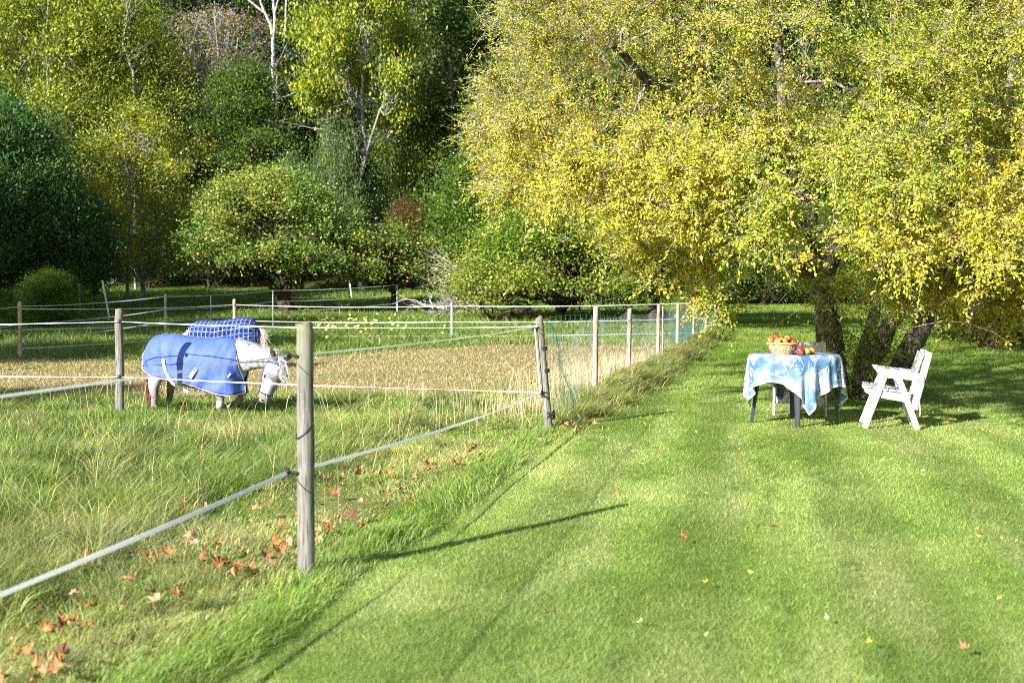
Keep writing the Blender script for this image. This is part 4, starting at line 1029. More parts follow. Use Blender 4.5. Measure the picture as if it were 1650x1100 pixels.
def garden_chair(loc, rz, label, W=.62, stretcher=False):
    root = thing('garden_chair', loc, label, 'chair', 'white wooden garden chairs', rz=rz)
    def q(zx, zy): return (zx * K / .97, (1035 - zy) * K)
    def board(name, a, b, wd, th, s, bev=.004):      # board lying in the side plane
        a = q(*a); b = q(*b); mb = MB()
        mb.plank((a[0], s, a[1]), (b[0], s, b[1]), th, wd, up=Vector((-(b[1] - a[1]), 0, b[0] - a[0])))
        return mb.build(name, M['paint'], root, smooth=False, bevel=bev)
    for s in (0, W):
        e = .012 if s == 0 else -.012
        board('leg', (163, 1040), (372, 445), .060, .026, s - e * 1.2)
        board('leg', (730, 1045), (528, 470), .060, .026, s - e * 1.2)
        board('back_post', (690, 815), (845, 160), .070, .026, s + e)
        # armrest: a deep board with a beak at the front and a flat cap
        P2 = [q(268, 342), q(780, 408), q(800, 495), q(350, 455), q(300, 405)]
        mb = MB(); n = len(P2); mb.add([(a, s - .014 - e, z) for a, z in P2] + [(a, s + .014 - e, z) for a, z in P2], [tuple(range(n))[::-1], tuple(range(n, 2 * n))] + [(i, (i + 1) % n, n + (i + 1) % n, n + i) for i in range(n)])
        mb.build('armrest', M['paint'], root, smooth=False, bevel=.003)
        P2 = [q(155, 585), q(190, 572), q(660, 650), q(640, 745), q(330, 690), q(225, 665), q(165, 625)]
        mb = MB(); n = len(P2); mb.add([(a, s - .014 + e * 1.3, z) for a, z in P2] + [(a, s + .014 + e * 1.3, z) for a, z in P2], [tuple(range(n))[::-1], tuple(range(n, 2 * n))] + [(i, (i + 1) % n, n + (i + 1) % n, n + i) for i in range(n)])
        mb.build('seat_rail', M['paint'], root, smooth=False, bevel=.003)
    for i in range(6):
        t = i / 5; a = q(200 + 430 * t, 572 + 68 * t)
        MB().box((a[0], W / 2, a[1] + .008), (.066, W + .05, .018), Matrix.Rotation(R(9), 3, 'Y')).build('seat_slat', M['paint'], root, smooth=False, bevel=.003)
    for i in range(4):
        t = i / 3; a = q(800 - 62 * t, 205 + 195 * t)
        MB().box((a[0] - .022, W / 2, a[1]), (.018, W + .05, .062), Matrix.Rotation(R(13), 3, 'Y')).build('back_slat', M['paint'], root, smooth=False, bevel=.003)
    if stretcher:
        MB().box((.22, W / 2, .165), (.02, W, .075)).build('stretcher', M['paint'], root, smooth=False, bevel=.003)
        MB().box((.62, W / 2, .165), (.02, W, .06)).build('stretcher', M['paint'], root, smooth=False, bevel=.003)
    else:
        mb = MB(); a = q(742, 690); b = q(752, 890)
        mb.tube([(a[0], -.01, a[1] + .03), (a[0] + .006, -.015, a[1] - .05), (b[0] + .004, -.012, b[1] + .04), (b[0], -.01, b[1])], .0045, 6)
        mb.build('cord', M['white_tape'], root)
    return root
x_ = (1370 - 825) / F * 13.25
garden_chair((x_, 13.25, tz(3.9, 13.2)), R(-13), 'white peeling chair seen from the side, right of the table')
c2 = garden_chair((3.52, 14.36, tz(3.3, 14.5)), R(78), 'white chair behind the table, half hidden by the tablecloth', W=.55, stretcher=True)
c2.scale = (1, 1, 1.06)

TC = Vector((3.07, 13.85, tz(3.07, 13.85)))
tb = thing('round_table', TC, 'round garden table on four dark splayed legs, hidden under a blue cloth', 'table')
mb = MB(); mb.tube([(0, 0, .700), (0, 0, .703), (0, 0, .722), (0, 0, .726)], [.440, .447, .447, .442], 64); mb.build('tabletop', M['table_black'], tb)
for a in (-9, 81, 171, 261):
    a = R(a); d = Vector((math.cos(a), math.sin(a), 0)); p = Vector((-d.y, d.x, 0))
    vs = []
    for z, r_, w1, w2 in ((.702, .35, .052, .050), (.55, .385, .046, .045), (.2, .435, .032, .033), (-.02, .465, .024, .026)):
        c = d * r_ + Vector((0, 0, z))
        vs += [c + p * (w1 * i) + d * (w2 * .6 * j) for i, j in ((-1, -1), (1, -1), (1, .3), (.55, 1), (-.55, 1), (-1, .3))]
    fs = [(6 * k + j, 6 * k + (j + 1) % 6, 6 * k + 6 + (j + 1) % 6, 6 * k + 6 + j) for k in range(3) for j in range(6)] + [(5, 4, 3, 2, 1, 0), (18, 19, 20, 21, 22, 23)]
    mb = MB(); mb.add(vs, fs); mb.build('leg', M['table_black'], tb, smooth=False, bevel=.004)
n_ = 25                                             # the draped cloth, 25 x 25 points in millimetres
co = np.array([
40,-484,-604,61,-524,-561,104,-524,-521,123,-477,-485,121,-426,-450,145,-383,-416,192,-410,-389,227,-456,-364,272,-436,-344,273,-375,-331,322,-359,-319,376,-357,-308,348,-301,-312,372,-256,-315,432,-272,-319,480,-251,-328,447,-205,-353,420,-155,-377,465,-126,-402,522,-116,-427,534,-73,-460,489,-54,-499,444,-36,-539,422,4,-579,451,37,-622,
29,-443,-559,41,-486,-516,66,-523,-473,110,-510,-434,121,-461,-398,124,-410,-363,172,-395,-332,208,-439,-307,259,-448,-284,267,-388,-270,310,-357,-257,366,-358,-247,343,-300,-250,376,-254,-253,437,-267,-257,470,-229,-271,432,-186,-295,434,-133,-320,489,-120,-345,530,-88,-373,499,-54,-411,453,-39,-451,426,-1,-491,449,36,-534,490,54,-577,
0,-414,-513,31,-445,-470,42,-489,-427,74,-519,-385,115,-495,-347,119,-444,-312,144,-401,-277,194,-418,-250,238,-450,-226,264,-402,-209,298,-358,-196,356,-358,-185,342,-298,-187,382,-253,-191,443,-259,-195,456,-209,-213,423,-163,-238,456,-119,-263,510,-105,-288,507,-58,-323,461,-42,-363,431,-7,-403,447,34,-445,489,51,-489,529,73,-532,
-28,-450,-474,-2,-422,-425,32,-447,-382,43,-491,-339,82,-511,-297,118,-480,-260,125,-429,-225,171,-407,-193,215,-442,-168,262,-416,-149,285,-363,-135,346,-358,-123,345,-297,-125,387,-252,-128,449,-245,-134,440,-191,-156,431,-139,-181,479,-113,-206,508,-72,-236,470,-45,-275,437,-12,-315,446,31,-357,487,51,-400,524,75,-443,516,112,-491,
-28,-500,-436,-24,-462,-386,-5,-430,-337,33,-450,-293,45,-493,-251,89,-498,-210,121,-463,-173,145,-420,-139,195,-427,-111,250,-427,-89,276,-373,-74,334,-358,-62,354,-301,-63,394,-253,-66,444,-225,-75,426,-171,-99,448,-120,-124,496,-91,-150,478,-49,-187,446,-16,-227,447,27,-268,485,50,-312,518,79,-355,500,111,-404,465,116,-455,
-61,-525,-399,-30,-511,-348,-19,-474,-299,-7,-439,-249,33,-454,-205,51,-490,-162,94,-479,-123,125,-447,-86,176,-432,-57,229,-427,-30,276,-392,-14,322,-352,0,363,-304,0,402,-256,-4,434,-204,-17,444,-150,-43,469,-105,-67,483,-58,-99,462,-20,-140,454,21,-180,483,49,-223,509,84,-267,483,108,-317,448,110,-369,415,123,-420,
-94,-482,-370,-75,-504,-315,-46,-513,-261,-20,-487,-211,-11,-450,-161,30,-458,-116,60,-473,-76,103,-461,-37,153,-450,0,197,-410,18,237,-361,17,279,-315,11,320,-267,11,360,-220,11,401,-172,11,443,-126,15,464,-76,-15,472,-27,-52,465,15,-93,481,49,-135,498,89,-179,466,104,-230,433,116,-282,413,143,-334,421,173,-387,
-139,-465,-339,-108,-462,-285,-83,-479,-231,-66,-502,-176,-33,-492,-124,-12,-462,-74,25,-465,-29,67,-460,12,108,-415,17,149,-368,11,190,-321,11,231,-274,11,272,-226,11,313,-179,11,354,-131,11,395,-84,11,436,-37,11,471,10,-2,474,53,-46,482,94,-92,450,107,-143,426,132,-195,419,164,-248,437,189,-302,460,211,-356,
-187,-489,-309,-156,-485,-255,-132,-468,-200,-102,-462,-146,-86,-484,-91,-53,-474,-39,-20,-467,13,20,-422,13,61,-375,11,102,-327,11,143,-280,11,184,-233,11,225,-185,11,266,-138,11,307,-91,11,348,-43,11,388,4,11,429,52,11,463,98,-4,452,127,-58,426,152,-109,431,182,-162,454,204,-216,467,232,-271,464,259,-327,
-190,-433,-294,-187,-446,-233,-176,-462,-174,-155,-476,-117,-127,-465,-62,-106,-466,-6,-67,-428,21,-27,-381,11,14,-334,11,55,-287,11,96,-239,11,137,-192,11,177,-145,11,218,-97,11,259,-50,11,300,-2,11,341,45,11,382,92,12,423,140,18,432,175,-26,441,203,-77,443,231,-133,433,249,-192,418,253,-252,403,260,-313,
-198,-376,-280,-190,-390,-219,-183,-405,-159,-176,-420,-99,-171,-437,-39,-156,-435,14,-115,-388,12,-74,-340,11,-33,-293,11,7,-246,11,48,-198,11,89,-151,11,130,-104,11,171,-56,11,212,-9,11,253,38,11,294,86,11,334,133,11,375,180,11,413,226,3,400,237,-57,388,254,-116,382,272,-176,379,289,-236,379,306,-296,
-259,-376,-271,-250,-379,-210,-243,-392,-149,-235,-402,-88,-225,-408,-26,-203,-394,21,-163,-347,11,-122,-300,11,-81,-252,11,-40,-205,11,1,-158,11,42,-110,11,83,-63,11,124,-15,11,164,32,11,205,79,11,246,127,11,287,174,11,328,221,11,369,269,14,383,295,-39,378,311,-99,371,326,-160,363,340,-220,353,351,-281,
-313,-402,-261,-308,-392,-200,-301,-383,-138,-291,-381,-76,-282,-391,-15,-251,-353,16,-210,-306,11,-169,-259,11,-128,-211,11,-87,-164,11,-46,-117,11,-6,-69,11,35,-22,11,76,25,11,117,73,11,158,120,11,199,168,11,240,215,11,281,262,11,322,310,18,332,328,-31,320,324,-92,310,322,-154,303,322,-216,298,324,-278,
-367,-417,-253,-360,-402,-193,-351,-385,-133,-340,-367,-75,-329,-349,-16,-298,-312,16,-257,-265,11,-216,-218,11,-176,-170,11,-135,-123,11,-94,-76,11,-53,-28,11,-12,19,11,29,66,11,70,114,11,111,161,11,151,208,11,192,256,11,233,303,11,273,350,17,289,372,-26,287,375,-88,291,379,-150,298,381,-212,301,384,-275,
-361,-356,-268,-369,-342,-208,-362,-326,-148,-359,-310,-88,-360,-296,-27,-346,-272,17,-305,-224,11,-264,-177,11,-223,-130,11,-182,-82,11,-141,-35,11,-100,12,11,-59,60,11,-19,107,11,22,154,11,63,202,11,104,249,11,145,297,11,186,344,11,227,392,18,249,402,-30,261,416,-90,273,427,-151,285,435,-211,297,442,-272,
-345,-297,-279,-353,-284,-218,-362,-272,-158,-374,-260,-98,-393,-250,-39,-394,-231,16,-352,-183,12,-311,-136,11,-270,-89,11,-229,-41,11,-189,6,11,-148,53,11,-107,101,11,-66,148,11,-25,195,11,16,243,11,57,290,11,97,338,11,138,385,12,178,431,10,193,422,-48,205,403,-107,222,394,-166,238,398,-226,250,407,-287,
-379,-255,-294,-394,-245,-234,-409,-237,-174,-425,-230,-114,-438,-218,-56,-436,-189,0,-399,-142,13,-359,-95,11,-318,-48,11,-277,-1,11,-236,47,11,-195,94,11,-154,141,11,-113,189,11,-72,236,11,-31,284,11,9,331,11,50,378,11,91,425,19,128,463,-9,139,445,-67,153,430,-126,167,414,-185,182,400,-244,198,386,-303,
-440,-258,-309,-455,-247,-249,-463,-222,-193,-453,-192,-139,-429,-169,-87,-445,-138,-35,-448,-102,14,-406,-54,11,-365,-7,11,-324,40,11,-283,88,11,-242,135,11,-201,182,11,-161,230,11,-120,277,11,-79,324,11,-38,372,11,3,419,14,43,465,14,73,460,-39,99,482,-90,125,482,-147,136,464,-206,151,450,-264,167,436,-323,
-483,-230,-330,-465,-201,-278,-440,-179,-225,-425,-149,-173,-450,-123,-122,-463,-94,-73,-463,-57,-26,-455,-13,15,-412,34,11,-371,81,11,-331,129,11,-290,176,11,-249,223,11,-208,271,11,-167,318,11,-126,365,11,-85,413,13,-44,459,19,-4,471,-26,23,464,-72,58,449,-122,77,474,-175,99,499,-229,128,504,-284,148,493,-341,
-444,-194,-363,-423,-168,-311,-430,-134,-260,-462,-117,-209,-480,-87,-160,-462,-55,-113,-461,-13,-67,-476,27,-26,-460,75,10,-419,122,11,-378,169,11,-337,217,11,-296,264,11,-255,311,12,-214,359,11,-173,406,19,-131,452,12,-83,459,-26,-48,475,-68,-8,484,-114,16,470,-160,42,442,-209,72,454,-261,84,484,-315,103,511,-367,
-415,-152,-397,-441,-126,-347,-476,-114,-297,-488,-80,-248,-461,-50,-202,-455,-9,-155,-490,18,-112,-470,55,-76,-459,104,-46,-441,156,-17,-424,209,5,-385,258,10,-344,306,11,-301,352,10,-258,397,4,-209,428,-19,-164,458,-41,-116,446,-74,-71,461,-112,-52,489,-156,-12,499,-201,13,477,-249,28,440,-297,62,436,-347,82,462,-400,
-456,-128,-434,-489,-110,-384,-491,-72,-336,-459,-45,-290,-450,-7,-244,-491,13,-201,-493,54,-161,-447,77,-129,-441,131,-98,-461,182,-70,-414,209,-57,-388,266,-52,-349,314,-46,-327,372,-44,-273,397,-54,-225,410,-77,-187,444,-98,-141,467,-126,-101,435,-160,-72,467,-201,-57,502,-243,-15,510,-289,12,484,-337,19,445,-385,48,423,-433,
-500,-105,-472,-489,-67,-425,-455,-43,-378,-447,-4,-332,-488,14,-289,-513,47,-247,-464,64,-215,-433,105,-183,-449,157,-154,-465,207,-128,-408,213,-119,-380,268,-114,-347,316,-108,-337,375,-106,-288,404,-114,-237,385,-133,-198,425,-156,-172,474,-180,-130,450,-212,-87,429,-247,-75,471,-289,-60,510,-332,-19,518,-377,10,492,-425,18,452,-473,
-484,-67,-513,-452,-40,-467,-443,-1,-421,-483,18,-377,-522,38,-335,-489,70,-299,-438,83,-268,-433,135,-238,-470,176,-209,-462,226,-187,-401,216,-181,-371,270,-175,-343,317,-171,-343,376,-168,-302,410,-175,-257,373,-190,-213,407,-214,-198,463,-236,-151,476,-265,-121,432,-298,-77,430,-335,-79,475,-377,-64,516,-420,-23,524,-466,7,498,-513,
-449,-37,-555,-440,2,-509,-478,24,-465,-523,34,-423,-513,73,-384,-460,80,-353,-421,111,-322,-449,158,-293,-486,200,-265,-455,236,-248,-395,220,-243,-361,272,-237,-335,317,-233,-348,378,-230,-317,416,-235,-279,368,-249,-230,389,-272,-212,445,-294,-181,491,-318,-143,457,-351,-110,416,-384,-75,433,-424,-82,479,-466,-67,522,-508,-28,529,-554
]).reshape(n_, n_, 3) / 1000.0
def clothmat(t, p):
    uv = t.nodes.new('ShaderNodeUVMap'); uv.uv_map = 'UVMap'
    wn = N(t, 'ShaderNodeTexNoise', Scale=5.0, Detail=3.0); t.links.new(uv.outputs[0], wn.inputs[0])
    ad = mixc(t, .15, uv.outputs[0], wn.outputs[1], 'ADD')
    v1 = N(t, 'ShaderNodeTexVoronoi', Scale=8.5); t.links.new(ad, v1.inputs[0])                  # flower heads
    v2 = N(t, 'ShaderNodeTexVoronoi', Scale=46.0, feature='SMOOTH_F1'); t.links.new(ad, v2.inputs[0])        # petals
    ns = N(t, 'ShaderNodeTexNoise', Scale=3.2, Detail=2.0); t.links.new(uv.outputs[0], ns.inputs[0])
    base = ramp(t, ns.outputs[0], [(.38, (.07, .15, .33)), (.48, (.14, .24, .43)), (.58, (.33, .42, .57))])
    big = ramp(t, v1.outputs[0], [(.36, (1, 1, 1)), (.56, (0, 0, 0))])
    pet = ramp(t, v2.outputs[0], [(.38, (1, 1, 1)), (.50, (0, 0, 0))])
    fl = mixc(t, 1.0, big, pet, 'MULTIPLY')
    col = mixc(t, fl, base, (.56, .58, .62))
    # curling white tendrils: thin rings about scattered points
    v3 = N(t, 'ShaderNodeTexVoronoi', Scale=3.6); t.links.new(ad, v3.inputs[0])
    mu = N(t, 'ShaderNodeMath', operation='MULTIPLY'); t.links.new(v3.outputs[0], mu.inputs[0]); mu.inputs[1].default_value = 26
    sn = N(t, 'ShaderNodeMath', operation='SINE'); t.links.new(mu.outputs[0], sn.inputs[0])
    ring = ramp(t, sn.outputs[0], [(.955, (0, 0, 0)), (.985, (.8, .8, .8))])
    brk = ramp(t, wn.outputs[0], [(.46, (0, 0, 0)), (.54, (1, 1, 1))])
    col = mixc(t, mixc(t, 1.0, ring, brk, 'MULTIPLY'), col, (.74, .78, .84))
    # darker blue blots: print, with leaf shadow put into its colour
    v4 = N(t, 'ShaderNodeTexVoronoi', Scale=30.0, feature='F1'); t.links.new(ad, v4.inputs[0])
    dk = mixc(t, 1.0, ramp(t, v4.outputs[0], [(.22, (1, 1, 1)), (.34, (0, 0, 0))]), ramp(t, ns.outputs[0], [(.40, (1, 1, 1)), (.50, (0, 0, 0))]), 'MULTIPLY')
    col = mixc(t, dk, col, (.08, .17, .40))
    # pale woven border
    s = t.nodes.new('ShaderNodeSeparateXYZ'); t.links.new(uv.outputs[0], s.inputs[0])
    ms = []
    for o_ in (0, 1):
        m1 = N(t, 'ShaderNodeMath', operation='SUBTRACT'); t.links.new(s.outputs[o_], m1.inputs[0]); m1.inputs[1].default_value = .75
        m2 = N(t, 'ShaderNodeMath', operation='ABSOLUTE'); t.links.new(m1.outputs[0], m2.inputs[0]); ms.append(m2.outputs[0])
    mx = N(t, 'ShaderNodeMath', operation='MAXIMUM'); t.links.new(ms[0], mx.inputs[0]); t.links.new(ms[1], mx.inputs[1])
    col = mixc(t, ramp(t, N_map(t, mx.outputs[0], .70, .75), [(.52, (0, 0, 0)), (.60, (1, 1, 1))]), col, (.64, .65, .67))
    t.links.new(col, p.inputs['Base Color'])
    tr = t.nodes.new('ShaderNodeBsdfTranslucent'); t.links.new(col, tr.inputs[0])
    mm = t.nodes.new('ShaderNodeMixShader'); mm.inputs[0].default_value = .18; t.links.new(p.outputs[0], mm.inputs[1]); t.links.new(tr.outputs[0], mm.inputs[2])
    t.links.new(mm.outputs[0], t.nodes['Material Output'].inputs[0])
M['cloth'] = mat('printed cotton', rough=.85, spec=.1, build=clothmat)
me = bpy.data.meshes.new('tablecloth')
me.from_pydata([tuple(v) for v in co.reshape(-1, 3)], [], [(j * n_ + i, j * n_ + i + 1, (j + 1) * n_ + i + 1, (j + 1) * n_ + i) for j in range(n_ - 1) for i in range(n_ - 1)])
uvl = me.uv_layers.new(name='UVMap')
for l in me.loops:
    i, j = l.vertex_index % n_, l.vertex_index // n_; uvl.data[l.index].uv = (i / (n_ - 1) * 1.5, j / (n_ - 1) * 1.5)
me.polygons.foreach_set('use_smooth', [True] * len(me.polygons)); me.materials.append(M['cloth'])
tc = link(bpy.data.objects.new('tablecloth', me)); tc.location = TC + Vector((-.01, 0, .728)); tc.scale = (1.06, 1.06, 1.03)
sub = tc.modifiers.new('smooth', 'SUBSURF'); sub.levels = 2; sub.render_levels = 2
so = tc.modifiers.new('thickness', 'SOLIDIFY'); so.thickness = .002; so.offset = 1
tag(tc, 'blue and white flowered cloth hanging in a point over the round table', 'tablecloth')
TOPZ = TC.z + .728 + .010
# splint basket
M['wicker'] = woodmat('basket splint', (.34, .21, .115), (.48, .32, .19), (.58, .41, .26), 3)
bc = at(1261, 571, 13.72); bc.z = TOPZ - .002
bk = thing('basket', bc, 'round pale splint basket heaped with apples on the tablecloth', 'basket')
mb = MB(); ns_ = 26
for i in range(ns_):
    a0 = 2 * math.pi * i / ns_; wv = .004 * (i % 2)
    vs = []
    for z, r_ in ((0, .098), (.04, .125), (.085, .147), (.122, .160)):
        hw = 1.06 * math.pi / ns_
        for rr_ in (r_ + wv, r_ + wv - .004):
            for da in (-hw, hw): vs.append((math.cos(a0 + da) * rr_, math.sin(a0 + da) * rr_, z))
    fs = []
    for k in range(3):
        o_ = k * 4; fs += [(o_, o_ + 1, o_ + 5, o_ + 4), (o_ + 2, o_ + 6, o_ + 7, o_ + 3), (o_, o_ + 4, o_ + 6, o_ + 2), (o_ + 1, o_ + 3, o_ + 7, o_ + 5)]
    fs += [(12, 13, 15, 14), (0, 2, 3, 1)]; mb.add(vs, fs)
mb.build('basket_wall', M['wicker'], bk, smooth=False)
mb = MB(); mb.tube([(0, 0, .0), (0, 0, .006)], [.094, .096], 26); mb.build('basket_floor', M['wicker'], bk)
for z, r_, rr_ in ((.121, .165, .0085), (.131, .163, .006), (.06, .1395, .0045)):
    mb = MB(); mb.tube([(math.cos(a) * (r_ + .0015 * math.sin(a * 13)), math.sin(a) * (r_ + .0015 * math.sin(a * 13)), z + .002 * math.sin(a * 11)) for a in np.linspace(0, 2 * math.pi, 79)], rr_, 7)
    mb.build('rim' if z > .1 else 'weaver', M['wicker'], bk)
M['stem'] = mat('apple stem', (.10, .06, .03), .8, .1)
def apple(p, k, label, s=1.0, tilt=(0, 0), group=None):
    root = thing('apple', p, label, 'apple', group); root.rotation_euler = (tilt[0], tilt[1], 0)
    o = link(bpy.data.objects.new('fruit', am[k])); o.parent = root; o.scale = (s, s, s)
    mb = MB(); mb.tube([(0, 0, .024 * s), (.002, .001, .036 * s), (.005, .002, .046 * s)], .0016, 5); mb.build('stem', M['stem'], root)
def Bq(zx, zy, D): return at(1230 + zx / 12.69, 520 + zy / 12.69, D)
for zx, zy, D, k, s_, tl, lb in ((145, 350, 13.66, 'apple_mix', 1.05, (1.2, .3), 'green and orange apple at the left rim of the basket'),
        (250, 283, 13.72, 'apple_red', 1.0, (.3, .2), 'dark red apple on top of the heap in the basket'),
        (300, 368, 13.60, 'apple_gold', 1.05, (.5, -.4), 'pale yellow apple at the front of the basket, below the red one'),
        (375, 345, 13.70, 'apple_mix', .95, (.2, .8), 'striped apple in the middle of the basket'),
        (440, 372, 13.62, 'apple_mix', .95, (1.4, -.2), 'brownish striped apple showing its stem end at the front rim'),
        (497, 303, 13.72, 'apple_gold', 1.0, (.2, .5), 'yellow apple on top of the heap, right of the red one'),
        (620, 385, 13.66, 'apple_red', 1.0, (.8, .5), 'red apple at the right rim of the basket'),
        (545, 365, 13.80, 'apple_mix', 1.0, (.3, .1), 'striped apple between the yellow one and the right red one'),
        (690, 385, 13.76, 'apple_gold', .6, (.3, .1), 'small yellow-green apple at the far right of the basket')):
    apple(Bq(zx, zy, D), k, lb, s_ * .93, tl, 'apples in the basket')
for i in range(9):
    a = i * 2.4; rr_ = .03 + .075 * math.sqrt(i / 9)
    apple(bc + Vector((math.cos(a) * rr_, math.sin(a) * rr_, .078 + .014 * (i % 2))), ('apple_mix', 'apple_red', 'apple_gold')[i % 3], 'apple inside the basket beneath the heap', 1.0, (i * .7, i * .4), 'apples inside the basket')
for zx, D, k, s_, lb in ((755, 13.52, 'apple_red', 1.2, 'bright red apple lying on the tablecloth beside the basket'), (887, 13.56, 'apple_gold', 1.15, 'yellow apple between the red apple and another yellow one on the cloth'), (985, 13.66, 'apple_gold', 1.1, 'rightmost yellow apple lying on the tablecloth')):
    p = Bq(zx, 620, D); p.z = TOPZ + .036 * s_; apple(p, k, lb, s_, (.3, .2 + zx * .01), 'loose apples on the tablecloth')
# ------------------------------------------------------------------ ponies
def sweep(mb, pts, rw, rh, lat, n=20):
    """closed tapering body section by section; rw along the lateral axis, rh across it"""
    pts = [Vector(p) for p in pts]; vs = []
    for i, p in enumerate(pts):
        t = (pts[min(i + 1, len(pts) - 1)] - pts[max(i - 1, 0)]).normalized()
        l = Vector(lat[i] if isinstance(lat, list) else lat); l = (l - t * l.dot(t)).normalized(); u = t.cross(l)
        for k in range(n):
            q = 2 * math.pi * k / n; vs.append(p + l * math.cos(q) * rw[i] + u * math.sin(q) * rh[i])
    fs = [(i * n + k, i * n + (k + 1) % n, (i + 1) * n + (k + 1) % n, (i + 1) * n + k) for i in range(len(pts) - 1) for k in range(n)]
    fs += [tuple(range(n))[::-1], tuple((len(pts) - 1) * n + k for k in range(n))]
    mb.add(vs, fs)
def coatmat(t, p):
    a = t.nodes.new('ShaderNodeAttribute'); a.attribute_name = 'col'
    n = N(t, 'ShaderNodeTexNoise', Scale=9.0, Detail=5.0, Roughness=.65); t.links.new(coords(t), n.inputs[0])
    n2 = N(t, 'ShaderNodeTexNoise', Scale=160.0, Detail=3.0); t.links.new(coords(t, (1, 1, .3)), n2.inputs[0])
    c = mixc(t, 1.0, a.outputs['Color'], ramp(t, n.outputs[0], [(.36, (.50, .49, .50)), (.50, (.96, .96, .97))]), 'MULTIPLY')
    t.links.new(c, p.inputs['Base Color']); bump(t, p, n2.outputs[0], .6, .006)
M['coat'] = mat('pony coat', rough=.75, spec=.2, build=coatmat)
M['ear'] = mat('dark ear', (.07, .045, .05), .8, .1)
M['eye'] = mat('pony eye', (.012, .008, .008), .12, .6)
M['hair_white'] = mat('white mane', (.62, .61, .59), .6, .3)
M['hair_brown'] = mat('brown tail', (.20, .095, .045), .6, .3)
M['hair_grey'] = mat('greyish tail', (.52, .49, .44), .6, .3)
M['halter'] = mat('blue halter webbing', (.04, .045, .16), .6, .3)
M['nostril'] = mat('nostril', (.05, .03, .035), .8, .1)
def rugmat(a, b):
    def f(t, p):
        n = N(t, 'ShaderNodeTexNoise', Scale=5.0, Detail=5.0, Roughness=.6); t.links.new(coords(t), n.inputs[0])
        n2 = N(t, 'ShaderNodeTexNoise', Scale=9.0, Detail=2.0); t.links.new(coords(t, (1, .6, .35)), n2.inputs[0])
        t.links.new(ramp(t, n.outputs[0], [(.35, a), (.65, b)]), p.inputs['Base Color']); bump(t, p, n2.outputs[0], .6, .03)
    return f
M['rug_blue'] = mat('blue rug canvas', rough=.7, spec=.25, build=rugmat((.060, .102, .38), (.086, .140, .45)))
def plaid(t, p):
    uv = t.nodes.new('ShaderNodeUVMap'); uv.uv_map = 'UVMap'; s = t.nodes.new('ShaderNodeSeparateXYZ'); t.links.new(uv.outputs[0], s.inputs[0])
    def stripes(o_, per, lo, hi):
        m1 = N(t, 'ShaderNodeMath', operation='MULTIPLY'); t.links.new(s.outputs[o_], m1.inputs[0]); m1.inputs[1].default_value = 1 / per
        m2 = N(t, 'ShaderNodeMath', operation='FRACT'); t.links.new(m1.outputs[0], m2.inputs[0])
        return ramp(t, m2.outputs[0], [(lo - .02, (0, 0, 0)), (lo, (1, 1, 1)), (hi, (1, 1, 1)), (hi + .02, (0, 0, 0))])
    col = mixc(t, 0, (.008, .015, .085), (0, 0, 0))
    for per, lo, hi, c, f_ in ((.075, .1, .26, (.50, .57, .78), .34), (.15, .6, .75, (.03, .08, .27), .8)):
        for o_ in (0, 1): col = mixc(t, mixc(t, 1.0, stripes(o_, per, lo, hi), (f_, f_, f_), 'MULTIPLY'), col, c)
    t.links.new(col, p.inputs['Base Color'])
M['rug_plaid'] = mat('plaid rug cloth', rough=.8, spec=.15, build=plaid)
M['trim'] = mat('grey rug binding', (.50, .50, .50), .7, .2)
M['strap'] = mat('beige strap', (.55, .49, .42), .7, .2)

